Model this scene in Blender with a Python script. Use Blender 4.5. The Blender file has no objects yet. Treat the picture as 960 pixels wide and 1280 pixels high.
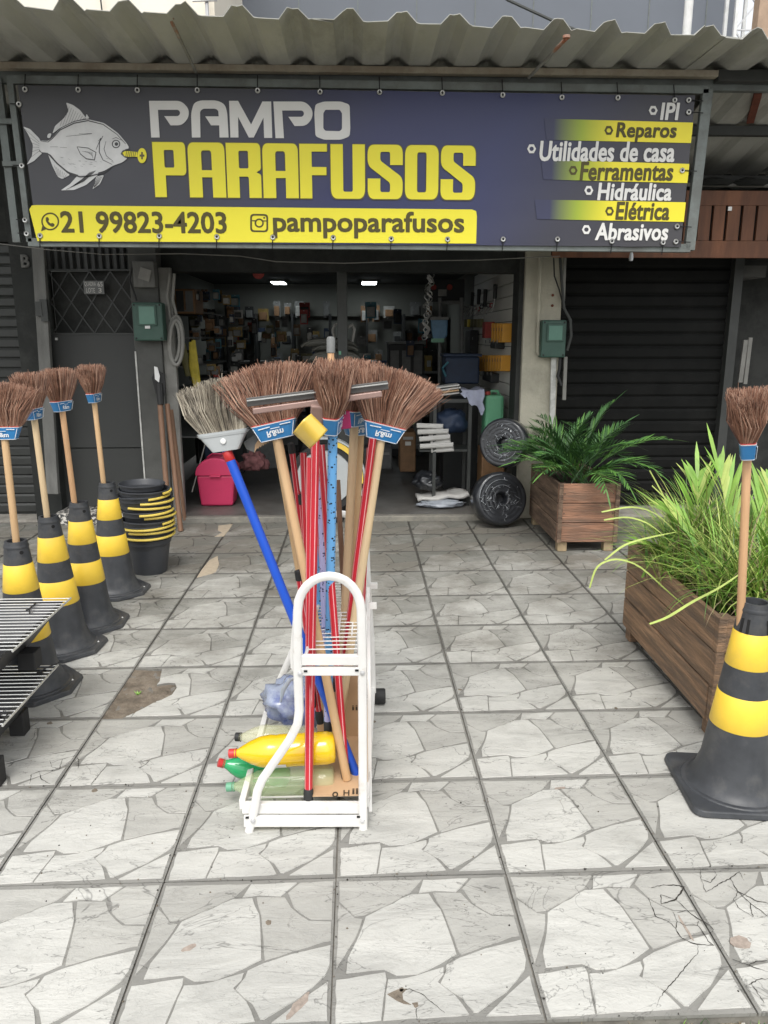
import bpy, bmesh, math, random
from mathutils import Vector, Matrix
R = math.radians
random.seed(7)
sc = bpy.context.scene
C = sc.collection

# ---------------------------------------------------------------- camera
cd = bpy.data.cameras.new("camera"); cam = bpy.data.objects.new("camera", cd); C.objects.link(cam)
H, F = 1.57, 950.0
YAW, PITCH = R(2.0), R(13.0)
cam.location = (0, 0, H)
cam.rotation_euler = (R(90) - PITCH, 0, -YAW)
cd.sensor_fit = 'VERTICAL'; cd.sensor_height = 36.0; cd.lens = 36.0 * F / 1280.0
cd.clip_start = 0.05; cd.clip_end = 600
sc.camera = cam
FW = Vector((math.sin(YAW)*math.cos(PITCH), math.cos(YAW)*math.cos(PITCH), -math.sin(PITCH)))
RT = Vector((math.cos(YAW), -math.sin(YAW), 0)); UP = RT.cross(FW)
def at(px, py, Y):
    """real place, at depth Y metres from the viewer's feet, of a point surveyed on the photograph"""
    r = FW + RT*((px-480)/F) - UP*((py-640)/F)
    return Vector((0, 0, H)) + r*(Y/r.y)
def gz(px, py, z=0.0):
    r = FW + RT*((px-480)/F) - UP*((py-640)/F)
    return Vector((0, 0, H)) + r*((z-H)/r.z)

# ---------------------------------------------------------------- light
w = bpy.data.worlds.new("World"); sc.world = w; w.use_nodes = True
nt = w.node_tree; bg = nt.nodes["Background"]
sky = nt.nodes.new("ShaderNodeTexSky"); sky.sky_type = 'NISHITA'; sky.sun_disc = False
SUN_EL, SUN_AZ = R(58), R(188)
sky.sun_elevation = SUN_EL; sky.sun_rotation = SUN_AZ; sky.air_density = 1.4; sky.dust_density = 3.0
hs = nt.nodes.new("ShaderNodeHueSaturation"); hs.inputs["Saturation"].default_value = 0.16
hs.inputs["Value"].default_value = 1.0
nt.links.new(sky.outputs[0], hs.inputs["Color"]); nt.links.new(hs.outputs[0], bg.inputs[0])
bg.inputs[1].default_value = 0.15
sl = bpy.data.lights.new("sun", 'SUN'); sl.energy = 0.9; sl.angle = R(24); sl.color = (1, .97, .92)
so = bpy.data.objects.new("sun", sl); C.objects.link(so)
# direction towards the sun (high, behind the viewer)
sd = Vector((math.sin(SUN_AZ)*math.cos(SUN_EL), math.cos(SUN_AZ)*math.cos(SUN_EL), math.sin(SUN_EL)))
so.rotation_euler = sd.to_track_quat('Z', 'Y').to_euler(); so.location = (0, -3, 12)
sc.view_settings.view_transform = 'Standard'; sc.view_settings.look = 'None'
sc.view_settings.exposure = 0.80; sc.view_settings.gamma = 1.0

# ---------------------------------------------------------------- materials
def nodes(m):
    return m.node_tree.nodes, m.node_tree.links, m.node_tree.nodes["Principled BSDF"]
def mat(name, col, rough=.6, metal=0., var=.12, scale=6., bump=0., bscale=40., col2=None, amt=.5, coord='Object',
        stretch=(1, 1, 1), trans=0., alpha=1., emit=None, estr=0., coat=0., spec=.5, thr=(.45, .62), dirt=None):
    m = bpy.data.materials.new(name); m.use_nodes = True
    n, l, b = nodes(m)
    b.inputs["Roughness"].default_value = rough; b.inputs["Metallic"].default_value = metal
    b.inputs["Transmission Weight"].default_value = trans; b.inputs["Alpha"].default_value = alpha
    b.inputs["Coat Weight"].default_value = coat; b.inputs["Specular IOR Level"].default_value = spec
    tc = n.new("ShaderNodeTexCoord"); mp = n.new("ShaderNodeMapping"); mp.inputs["Scale"].default_value = stretch
    if coord == 'World':
        g = n.new("ShaderNodeNewGeometry"); l.new(g.outputs["Position"], mp.inputs[0])
    else:
        l.new(tc.outputs[coord], mp.inputs[0])
    nz = n.new("ShaderNodeTexNoise"); nz.inputs["Scale"].default_value = scale; nz.inputs["Detail"].default_value = 7
    nz.inputs["Roughness"].default_value = .62
    l.new(mp.outputs[0], nz.inputs["Vector"])
    rp = n.new("ShaderNodeValToRGB")
    c = Vector(col[:3])
    lo = [max(0, v*(1-var)) for v in c]; hi = [min(1, v*(1+var)) for v in c]
    rp.color_ramp.elements[0].position = .3; rp.color_ramp.elements[1].position = .7
    rp.color_ramp.elements[0].color = (*lo, 1); rp.color_ramp.elements[1].color = (*hi, 1)
    l.new(nz.outputs["Fac"], rp.inputs[0]); out = rp.outputs[0]
    if col2 is not None:
        n2 = n.new("ShaderNodeTexNoise"); n2.inputs["Scale"].default_value = scale*.55; n2.inputs["Detail"].default_value = 9
        n2.inputs["Roughness"].default_value = .7
        l.new(mp.outputs[0], n2.inputs["Vector"])
        mr = n.new("ShaderNodeMapRange"); mr.inputs["From Min"].default_value = thr[0]; mr.inputs["From Max"].default_value = thr[1]
        mr.inputs["To Max"].default_value = amt
        l.new(n2.outputs["Fac"], mr.inputs[0])
        mx = n.new("ShaderNodeMixRGB"); mx.inputs[2].default_value = (*col2, 1)
        l.new(mr.outputs[0], mx.inputs[0]); l.new(out, mx.inputs[1]); out = mx.outputs[0]
    l.new(out, b.inputs["Base Color"])
    rr = n.new("ShaderNodeMapRange"); rr.inputs["To Min"].default_value = max(0, rough-.08); rr.inputs["To Max"].default_value = min(1, rough+.1)
    l.new(nz.outputs["Fac"], rr.inputs[0]); l.new(rr.outputs[0], b.inputs["Roughness"])
    if bump:
        n3 = n.new("ShaderNodeTexNoise"); n3.inputs["Scale"].default_value = bscale; n3.inputs["Detail"].default_value = 6
        l.new(mp.outputs[0], n3.inputs["Vector"])
        bp = n.new("ShaderNodeBump"); bp.inputs["Strength"].default_value = bump; bp.inputs["Distance"].default_value = .01
        l.new(n3.outputs["Fac"], bp.inputs["Height"]); l.new(bp.outputs[0], b.inputs["Normal"])
    if emit:
        b.inputs["Emission Color"].default_value = (*emit, 1); b.inputs["Emission Strength"].default_value = estr
    return m

def stone_mat(name, col, dark):
    """moulded ceramic stone: long slanting relief, grime patches and painted light falloff fixed in the place, a tint of its own per tile"""
    m = bpy.data.materials.new(name); m.use_nodes = True; n, l, b = nodes(m)
    g = n.new("ShaderNodeNewGeometry"); oi = n.new("ShaderNodeObjectInfo"); tc = n.new("ShaderNodeTexCoord")
    add = n.new("ShaderNodeVectorMath"); add.operation = 'ADD'
    off = n.new("ShaderNodeMath"); off.operation = 'MULTIPLY'; off.inputs[1].default_value = 3.0
    l.new(oi.outputs["Random"], off.inputs[0]); l.new(tc.outputs["Object"], add.inputs[0]); l.new(off.outputs[0], add.inputs[1])
    mp = n.new("ShaderNodeMapping"); mp.inputs["Rotation"].default_value = (0, 0, R(-18)); mp.inputs["Scale"].default_value = (3, 8, 1)
    l.new(add.outputs[0], mp.inputs[0])
    nz = n.new("ShaderNodeTexNoise"); nz.inputs["Scale"].default_value = 1.2; nz.inputs["Detail"].default_value = 8; nz.inputs["Roughness"].default_value = .6
    nz.inputs["Distortion"].default_value = .5
    l.new(mp.outputs[0], nz.inputs["Vector"])
    rp = n.new("ShaderNodeValToRGB"); e = rp.color_ramp.elements
    e[0].position = .34; e[0].color = (*[v*.82 for v in col], 1)
    e[1].position = .50; e[1].color = (*[v*.97 for v in col], 1)
    k = e.new(.72); k.color = (*[min(1, v*1.1) for v in col], 1)
    l.new(nz.outputs["Fac"], rp.inputs[0])
    # thin dark veins and flake edges pressed into the stone faces
    src = rp.outputs[0]
    for sc_v, wd, dk, rot in ((.8, .006, .52, -16), (1.5, .004, .68, -26), (2.6, .008, .85, -8)):
        m2 = n.new("ShaderNodeMapping"); m2.inputs["Rotation"].default_value = (0, 0, R(rot)); m2.inputs["Scale"].default_value = (2.4, 6, 1); m2.inputs["Location"].default_value = (sc_v, sc_v*3, 0)
        l.new(add.outputs[0], m2.inputs[0])
        v2 = n.new("ShaderNodeTexNoise"); v2.inputs["Scale"].default_value = sc_v; v2.inputs["Detail"].default_value = 5; v2.inputs["Distortion"].default_value = .9; v2.inputs["Roughness"].default_value = .6
        l.new(m2.outputs[0], v2.inputs["Vector"])
        sb_ = n.new("ShaderNodeMath"); sb_.operation = 'SUBTRACT'; sb_.inputs[1].default_value = .5; l.new(v2.outputs["Fac"], sb_.inputs[0])
        ab = n.new("ShaderNodeMath"); ab.operation = 'ABSOLUTE'; l.new(sb_.outputs[0], ab.inputs[0])
        m3 = n.new("ShaderNodeMapRange"); m3.inputs["From Max"].default_value = wd; m3.inputs["To Min"].default_value = dk; l.new(ab.outputs[0], m3.inputs[0])
        vs_ = n.new("ShaderNodeVectorMath"); vs_.operation = 'SCALE'; l.new(src, vs_.inputs[0]); l.new(m3.outputs[0], vs_.inputs["Scale"]); src = vs_.outputs[0]
    # per tile tint
    tr = n.new("ShaderNodeMapRange"); tr.inputs["To Min"].default_value = .9; tr.inputs["To Max"].default_value = 1.04
    l.new(oi.outputs["Random"], tr.inputs[0])
    mu = n.new("ShaderNodeVectorMath"); mu.operation = 'SCALE'; l.new(src, mu.inputs[0]); l.new(tr.outputs[0], mu.inputs["Scale"])
    # grime trodden in by the shop door: brown-grey blotches, plus light falloff painted in with depth
    dn = n.new("ShaderNodeTexNoise"); dn.inputs["Scale"].default_value = 1.5; dn.inputs["Detail"].default_value = 10; dn.inputs["Roughness"].default_value = .72
    l.new(g.outputs["Position"], dn.inputs["Vector"])
    sx = n.new("ShaderNodeSeparateXYZ"); l.new(g.outputs["Position"], sx.inputs[0])
    yr = n.new("ShaderNodeMapRange"); yr.inputs["From Min"].default_value = 2.2; yr.inputs["From Max"].default_value = 5.6
    yr.inputs["To Min"].default_value = -.08; yr.inputs["To Max"].default_value = .31
    l.new(sx.outputs["Y"], yr.inputs[0])
    sm = n.new("ShaderNodeMath"); sm.operation = 'ADD'; l.new(dn.outputs["Fac"], sm.inputs[0]); l.new(yr.outputs[0], sm.inputs[1])
    dm = n.new("ShaderNodeMapRange"); dm.inputs["From Min"].default_value = .52; dm.inputs["From Max"].default_value = .80; dm.inputs["To Max"].default_value = .78
    l.new(sm.outputs[0], dm.inputs[0])
    mx = n.new("ShaderNodeMixRGB"); mx.inputs[2].default_value = (*dark, 1); l.new(dm.outputs[0], mx.inputs[0]); l.new(mu.outputs[0], mx.inputs[1])
    l.new(mx.outputs[0], b.inputs["Base Color"])
    b.inputs["Roughness"].default_value = .62
    fn = n.new("ShaderNodeTexNoise"); fn.inputs["Scale"].default_value = 90; fn.inputs["Detail"].default_value = 4; l.new(add.outputs[0], fn.inputs["Vector"])
    ad = n.new("ShaderNodeMath"); ad.operation = 'MULTIPLY_ADD'; ad.inputs[1].default_value = .12
    l.new(fn.outputs["Fac"], ad.inputs[0]); l.new(nz.outputs["Fac"], ad.inputs[2])
    bp = n.new("ShaderNodeBump"); bp.inputs["Strength"].default_value = .7; bp.inputs["Distance"].default_value = .014
    l.new(ad.outputs[0], bp.inputs["Height"]); l.new(bp.outputs[0], b.inputs["Normal"])
    return m

def pole_print(name, base, mark, kind):
    """printed film on a pole: stripes run along it, dots are scattered round it"""
    m = bpy.data.materials.new(name); m.use_nodes = True; n, l, b = nodes(m)
    tc = n.new("ShaderNodeTexCoord"); sx = n.new("ShaderNodeSeparateXYZ"); l.new(tc.outputs["Object"], sx.inputs[0])
    an = n.new("ShaderNodeMath"); an.operation = 'ARCTAN2'; l.new(sx.outputs["Y"], an.inputs[0]); l.new(sx.outputs["X"], an.inputs[1])
    mx = n.new("ShaderNodeMixRGB"); mx.inputs[1].default_value = (*base, 1); mx.inputs[2].default_value = (*mark, 1)
    if kind == 'stripe':
        k = n.new("ShaderNodeMath"); k.operation = 'MULTIPLY'; k.inputs[1].default_value = 5.0; l.new(an.outputs[0], k.inputs[0])
        s = n.new("ShaderNodeMath"); s.operation = 'COSINE'; l.new(k.outputs[0], s.inputs[0])
        g = n.new("ShaderNodeMath"); g.operation = 'GREATER_THAN'; g.inputs[1].default_value = .86; l.new(s.outputs[0], g.inputs[0])
        l.new(g.outputs[0], mx.inputs[0])
    else:
        cb = n.new("ShaderNodeCombineXYZ"); k = n.new("ShaderNodeMath"); k.operation = 'MULTIPLY'; k.inputs[1].default_value = .0115
        l.new(an.outputs[0], k.inputs[0]); l.new(k.outputs[0], cb.inputs[0]); l.new(sx.outputs["Z"], cb.inputs[1])
        v = n.new("ShaderNodeTexVoronoi"); v.inputs["Scale"].default_value = 85; l.new(cb.outputs[0], v.inputs["Vector"])
        g = n.new("ShaderNodeMath"); g.operation = 'LESS_THAN'; g.inputs[1].default_value = .27; l.new(v.outputs["Distance"], g.inputs[0])
        l.new(g.outputs[0], mx.inputs[0])
    l.new(mx.outputs[0], b.inputs["Base Color"]); b.inputs["Roughness"].default_value = .28
    return m

M = {}
M['tile_side'] = stone_mat('tile_grout_face', (.235, .23, .21), (.035, .031, .024))
M['stone_light'] = stone_mat('stone_light', (.49, .484, .448), (.10, .088, .066))
M['stone_grey'] = stone_mat('stone_grey', (.395, .388, .356), (.10, .098, .08))
M['joint'] = mat('joint_mortar', (.19, .178, .155), .95, var=.35, scale=14, coord='World', bump=.4)
M['pit'] = mat('pit_mortar', (.15, .122, .092), .95, var=.45, scale=16, coord='World', bump=1., bscale=50, col2=(.26, .22, .17), amt=.6)
M['filler'] = mat('sand_filler', (.42, .35, .26), .95, var=.12, scale=30, coord='World', bump=.3)
M['crack'] = mat('crack_dark', (.03, .027, .022), .95, var=.4, scale=60)
M['earth'] = mat('earth', (.11, .092, .068), .98, var=.5, scale=18, coord='World', bump=1., bscale=60, col2=(.27, .24, .19), amt=.8)
M['road'] = mat('asphalt', (.06, .06, .058), .95, var=.25, scale=40, coord='World', bump=.4)
M['concrete'] = mat('concrete', (.36, .34, .30), .9, var=.2, scale=9, coord='World', bump=.4, col2=(.2, .185, .16), amt=.7)
M['step'] = mat('step_stone', (.2, .19, .165), .8, var=.2, scale=8, coord='World', bump=.3, col2=(.33, .31, .25), amt=.6)
M['shopfloor'] = mat('shop_floor', (.13, .125, .115), .5, var=.25, scale=5, coord='World', col2=(.07, .06, .05), amt=.6)
M['stone_rub'] = mat('brown_rub', (.30, .25, .21), .9, var=.3, scale=60, coord='World')
M['terrazzo'] = mat('terrazzo', (.05, .05, .05), .5, var=.3, scale=60, coord='World', col2=(.65, .62, .56), amt=1., thr=(.5, .54))
M['wall_dark'] = mat('dark_grey_paint', (.028, .03, .028), .75, spec=.25, var=.25, scale=3, coord='World', bump=.15, col2=(.09, .09, .085), amt=.4)
M['door_dark'] = mat('door_paint', (.036, .038, .036), .55, var=.12, scale=2.5, coord='World')
M['shutter_l'] = mat('shutter_grey', (.045, .048, .045), .45, metal=.2, var=.2, scale=4, coord='World', col2=(.04, .04, .04), amt=.5)
M['shutter_r'] = mat('shutter_black', (.006, .0065, .006), .7, spec=.2, metal=0, var=.3, scale=4, coord='World', col2=(.014, .014, .013), amt=.6)
M['pillar_grey'] = mat('pillar_grey', (.085, .086, .08), .85, var=.2, scale=5, coord='World', bump=.3)
M['pillar_edge'] = mat('white_edge', (.5, .5, .47), .8, var=.25, scale=20, coord='World')
M['beige'] = mat('beige_render', (.45, .425, .34), .9, var=.14, scale=5, coord='World', bump=.35, bscale=60, col2=(.2, .18, .14), amt=.55, thr=(.5, .72))
M['frame_pale'] = mat('pale_frame', (.24, .235, .215), .7, var=.2, scale=7, coord='World', bump=.2)
M['post_grey'] = mat('weathered_post', (.15, .15, .14), .85, var=.25, scale=12, coord='World', bump=.4, stretch=(1, 1, .25))
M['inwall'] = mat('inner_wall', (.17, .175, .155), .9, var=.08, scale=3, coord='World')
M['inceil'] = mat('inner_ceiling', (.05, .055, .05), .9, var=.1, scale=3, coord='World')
M['slatwall'] = mat('slat_panel_white', (.66, .66, .60), .5, var=.05, scale=3, coord='World')
M['roof'] = mat('roof_sheet', (.42, .42, .385), .75, metal=.0, var=.13, scale=3.5, coord='World', stretch=(1, .35, 1), bump=.1, col2=(.13, .125, .1), amt=.55, thr=(.5, .7))
M['beam'] = mat('painted_steel_tan', (.42, .37, .29), .6, var=.15, scale=8, coord='World', col2=(.2, .13, .08), amt=.4)
M['steel'] = mat('painted_steel_grey', (.17, .19, .18), .55, metal=.2, var=.18, scale=9, coord='World', col2=(.09, .085, .075), amt=.5)
M['steel_dark'] = mat('painted_steel_dark', (.045, .048, .045), .6, var=.2, scale=9, coord='World')
M['rust'] = mat('rusty_rod', (.3, .28, .24), .7, var=.2, scale=20, col2=(.32, .1, .04), amt=.9)
M['rusty_beam'] = mat('rusty_beam', (.16, .05, .03), .85, var=.3, scale=20)
M['plank'] = mat('stained_plank', (.19, .08, .04), .65, var=.35, scale=7, coord='World', stretch=(1, 1, .18), bump=.3, col2=(.07, .03, .018), amt=.6)
def wood_mat(name, a, b, c, st):
    return mat(name, a, .82, var=.5, scale=6, stretch=st, bump=.8, bscale=18, col2=b, amt=.85, thr=(.42, .62))
M['planter_red'] = wood_mat('planter_wood_red', (.27, .14, .085), (.15, .10, .072), None, (.7, 2, 6))
M['planter_grey'] = wood_mat('planter_wood_side', (.18, .12, .08), (.075, .048, .033), None, (2, .7, 7))
M['planter_brown'] = wood_mat('planter_wood_brown', (.27, .165, .095), (.12, .085, .06), None, (2, .6, 8))
M['planter_pale'] = mat('planter_pale_leg', (.33, .25, .15), .8, var=.2, scale=9, stretch=(3, 3, .6), bump=.3)
M['soil'] = mat('soil', (.05, .035, .024), .98, var=.4, scale=30, bump=1., bscale=60)
M['cone_black'] = mat('cone_black', (.042, .045, .05), .45, var=.25, scale=14, col2=(.12, .115, .105), amt=.55, thr=(.5, .72), bump=.06, bscale=30)
M['cone_yellow'] = mat('cone_yellow', (.90, .61, .06), .42, var=.07, scale=7, col2=(.55, .38, .12), amt=.5, thr=(.52, .76))
M['sticker'] = mat('sticker_white', (.75, .75, .73), .5)
M['hole'] = mat('hole_dark', (.01, .01, .01), .9)
M['handle_wood'] = mat('handle_wood', (.60, .40, .215), .55, var=.13, scale=9, stretch=(3, 3, .25), bump=.08, col2=(.45, .26, .12), amt=.5)
M['handle_wood2'] = mat('handle_wood_pale', (.66, .50, .30), .55, var=.1, scale=9, stretch=(3, 3, .25), col2=(.52, .34, .18), amt=.4)
M['handle_orange'] = mat('handle_wood_orange', (.60, .36, .19), .55, var=.15, scale=9, stretch=(3, 3, .25), col2=(.4, .2, .08), amt=.4)
M['tool_wood'] = mat('tool_wood', (.20, .11, .065), .6, var=.2, scale=9, stretch=(3, 3, .3))
M['b1'] = mat('bristle_brown', (.30, .155, .10), .7, var=.3, scale=40)
M['b2'] = mat('bristle_light', (.44, .275, .195), .7, var=.25, scale=40)
M['b3'] = mat('bristle_dark', (.13, .062, .045), .75, var=.3, scale=40)
M['g1'] = mat('bristle_grey', (.26, .225, .175), .7, var=.3, scale=40)
M['g2'] = mat('bristle_grey_light', (.43, .385, .30), .7, var=.2, scale=40)
M['g3'] = mat('bristle_grey_dark', (.11, .095, .075), .7, var=.3, scale=40)
M['label_blue'] = mat('label_blue', (.03, .185, .42), .3, var=.12, scale=14)
M['label_white'] = mat('label_white', (.75, .78, .8), .4, var=.05)
M['label_red'] = mat('label_red', (.6, .06, .05), .5)
M['grey_plastic'] = mat('grey_plastic', (.42, .44, .44), .4, var=.06, scale=6)
M['pole_red'] = pole_print('pole_red', (.5, .022, .035), (.72, .40, .40), 'stripe')
M['pole_dot'] = pole_print('pole_blue_dotted', (.15, .40, .72), (.01, .012, .02), 'dot')
M['pole_lilac'] = pole_print('pole_lilac_dotted', (.42, .42, .66), (.03, .03, .1), 'dot')
M['blue'] = mat('pole_blue', (.015, .09, .55), .35, var=.08, scale=5)
M['red'] = mat('red_plastic', (.5, .03, .03), .4, var=.1)
M['white_paint'] = mat('white_paint', (.70, .69, .66), .45, var=.06, scale=9, col2=(.42, .34, .25), amt=.6, thr=(.56, .70), bump=.06)
M['rubber'] = mat('black_rubber', (.018, .018, .018), .65, var=.2, scale=10)
M['alu_brown'] = mat('brown_aluminium', (.33, .22, .19), .4, metal=.3, var=.12, scale=8)
M['rubber_grey'] = mat('rubber_grey', (.09, .085, .08), .55, var=.15, scale=8)
M['rubber_edge'] = mat('rubber_edge', (.42, .42, .4), .5)
M['yellow_gloss'] = mat('yellow_gloss', (.78, .54, .09), .22, var=.08, scale=5, coat=.4)
M['magenta'] = mat('magenta_plastic', (.45, .02, .12), .35, var=.15, scale=20)
M['metal'] = mat('bare_metal', (.5, .5, .48), .35, metal=.8, var=.15, scale=8)
M['cardboard'] = mat('cardboard', (.50, .33, .19), .8, var=.08, scale=6)
M['print_dark'] = mat('dark_print', (.05, .035, .02), .7)
M['bag'] = mat('blue_bag', (.36, .41, .52), .2, var=.3, scale=9, alpha=.8, bump=1., bscale=14, col2=(.04, .07, .30), amt=.95, coat=.5)
M['bag_clear'] = mat('clear_film', (.62, .67, .74), .15, var=.15, scale=9, trans=.45)
M['juice'] = mat('yellow_liquid', (.86, .56, .012), .12, var=.06, scale=8, trans=.15, coat=.6)
M['pet'] = mat('pet_clear_green', (.62, .76, .42), .06, var=.08, scale=6, alpha=.26, coat=.6)
M['pet_y'] = mat('pet_clear_yellow', (.74, .74, .42), .06, var=.08, scale=6, alpha=.26, coat=.6)
M['pet_g'] = mat('pet_green', (.02, .40, .14), .1, var=.1, scale=6, alpha=.85, coat=.5)
M['cap_green'] = mat('cap_green', (.12, .32, .2), .4)
M['bucket'] = mat('bucket_black', (.045, .048, .054), .42, var=.15, scale=8)
M['bucket_y'] = mat('bucket_yellow', (.68, .52, .1), .4, var=.08, scale=8)
M['pink'] = mat('pink_plastic', (.62, .045, .13), .4, var=.06, scale=5)
M['wrap'] = mat('black_wrap', (.022, .024, .028), .3, var=.4, scale=8, bump=1., bscale=9, coat=.35)
M['wrap_clear'] = mat('wrap_glints', (.3, .32, .34), .12, var=.3, scale=12, bump=.8, bscale=14, coat=1.)
M['green_box'] = mat('green_meter_box', (.036, .088, .066), .5, var=.12, scale=8, col2=(.06, .10, .08), amt=.5)
M['green_win'] = mat('green_meter_window', (.10, .22, .17), .2, var=.1)
M['leaf_dark'] = mat('palm_dark', (.045, .115, .035), .5, var=.35, scale=5)
M['leaf_mid'] = mat('palm_mid', (.085, .20, .04), .5, var=.3, scale=5)
M['leaf_bright'] = mat('palm_bright', (.21, .36, .06), .5, var=.25, scale=5)
M['grass1'] = mat('grass_green', (.19, .36, .05), .55, var=.3, scale=5)
M['grass2'] = mat('grass_yellow', (.36, .44, .11), .6, var=.2, scale=5)
M['grass3'] = mat('grass_dry', (.27, .21, .12), .7, var=.2, scale=5)
M['grill_black'] = mat('grill_black', (.04, .04, .042), .42, metal=.4, var=.2, scale=6, bump=.06)
M['grate'] = mat('grate_chrome', (.7, .7, .68), .3, metal=.65, var=.1)
M['banner_edge'] = mat('banner_edge', (.05, .05, .055), .5)
M['white_print'] = mat('white_print', (.72, .71, .68), .5, var=.03, scale=2, coord='World')
M['yellow_print'] = mat('yellow_print', (.84, .745, .035), .5, var=.03, scale=2, coord='World')
M['olive_print'] = mat('olive_print', (.075, .06, .008), .55, var=.05)
M['fish_grey'] = mat('fish_print', (.66, .66, .65), .5, var=.12, scale=9, coord='World')
M['fish_line'] = mat('fish_line', (.06, .06, .062), .5)
M['shadow_print'] = mat('letter_edge_print', (.11, .09, .035), .5)
M['cream_wall'] = mat('cream_wall', (.86, .79, .66), .9, var=.06, scale=.6, coord='World', bump=.2)
M['blue_wall'] = mat('blue_grey_cladding', (.15, .165, .19), .8, var=.07, scale=.5, coord='World')
M['white_pole'] = mat('white_pole', (.7, .7, .68), .5)
M['brown_post'] = mat('brown_post', (.38, .27, .19), .8, var=.2, scale=6)
M['galv'] = mat('galvanised', (.55, .55, .55), .45, metal=.3)
M['lamp'] = mat('lamp_tube', (.9, .9, .9), .4, emit=(.9, .97, 1), estr=8)
M['paper'] = mat('paper', (.55, .54, .51), .8, var=.08, scale=9)
M['jerry'] = mat('jerrycan_green', (.12, .36, .2), .4, var=.08, scale=5)
M['cloth'] = mat('pale_cloth', (.36, .38, .48), .9, var=.2, scale=9)
M['orange_pack'] = mat('orange_pack', (.55, .26, .02), .45, var=.1, scale=12)
M['grey_shell'] = mat('grey_shell', (.07, .07, .058), .6, var=.15, scale=6)
def solid(nm, c, r=.6): M[nm] = mat(nm, c, r, var=.2, scale=14)
solid('pk_red', (.35, .05, .04)); solid('pk_blue', (.05, .12, .28)); solid('pk_dark', (.025, .027, .027)); solid('pk_yellow', (.62, .5, .06))
solid('pk_amber', (.22, .15, .04)); solid('pk_olive', (.14, .13, .05)); solid('pk_white', (.33, .33, .31)); solid('pk_brown', (.2, .11, .05)); solid('pk_teal', (.06, .19, .24))
solid('pk_grey', (.16, .165, .16)); solid('pk_navy', (.02, .035, .07)); solid('pail_blue', (.08, .2, .33), .4)

# banner film: dark charcoal ends, navy heart (ink, printed)
def banner_mat():
    m = bpy.data.materials.new('banner_print'); m.use_nodes = True; n, l, b = nodes(m)
    g = n.new("ShaderNodeNewGeometry"); sx = n.new("ShaderNodeSeparateXYZ"); l.new(g.outputs["Position"], sx.inputs[0])
    rp = n.new("ShaderNodeValToRGB"); e = rp.color_ramp.elements
    e[0].position = 0; e[0].color = (.05, .05, .055, 1); e[1].position = 1; e[1].color = (.05, .048, .053, 1)
    for p, c in ((.28, (.040, .041, .055)), (.5, (.024, .029, .105)), (.68, (.027, .034, .112)), (.84, (.038, .038, .056))):
        k = e.new(p); k.color = (*c, 1)
    mr = n.new("ShaderNodeMapRange"); mr.inputs["From Min"].default_value = -2.3; mr.inputs["From Max"].default_value = 2.4
    sk = n.new("ShaderNodeMath"); sk.operation = 'MULTIPLY_ADD'; sk.inputs[1].default_value = -.7; l.new(sx.outputs["Z"], sk.inputs[0])
    ad = n.new("ShaderNodeMath"); ad.operation = 'ADD'; ad.inputs[1].default_value = 1.9; l.new(sx.outputs["X"], ad.inputs[0]); l.new(ad.outputs[0], sk.inputs[2])
    l.new(sk.outputs[0], mr.inputs[0]); l.new(mr.outputs[0], rp.inputs[0]); l.new(rp.outputs[0], b.inputs["Base Color"])
    b.inputs["Roughness"].default_value = .42
    nz = n.new("ShaderNodeTexNoise"); nz.inputs["Scale"].default_value = 1.6; l.new(g.outputs["Position"], nz.inputs["Vector"])
    bp = n.new("ShaderNodeBump"); bp.inputs["Strength"].default_value = .35; bp.inputs["Distance"].default_value = .05
    l.new(nz.outputs["Fac"], bp.inputs["Height"]); l.new(bp.outputs[0], b.inputs["Normal"])
    return m
M['banner'] = banner_mat()
def fade_mat(x0, x1):
    m = bpy.data.materials.new('yellow_fade_print'); m.use_nodes = True; n, l, b = nodes(m)
    g = n.new("ShaderNodeNewGeometry"); sx = n.new("ShaderNodeSeparateXYZ"); l.new(g.outputs["Position"], sx.inputs[0])
    mr = n.new("ShaderNodeMapRange"); mr.inputs["From Min"].default_value = x0; mr.inputs["From Max"].default_value = x1; l.new(sx.outputs["X"], mr.inputs[0])
    rp = n.new("ShaderNodeValToRGB"); e = rp.color_ramp.elements
    e[0].position = 0; e[0].color = (.036, .040, .09, 1); e[1].position = 1; e[1].color = (.86, .74, .03, 1)
    k = e.new(.45); k.color = (.33, .42, .03, 1)
    l.new(mr.outputs[0], rp.inputs[0]); l.new(rp.outputs[0], b.inputs["Base Color"]); b.inputs["Roughness"].default_value = .45
    return m

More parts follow.
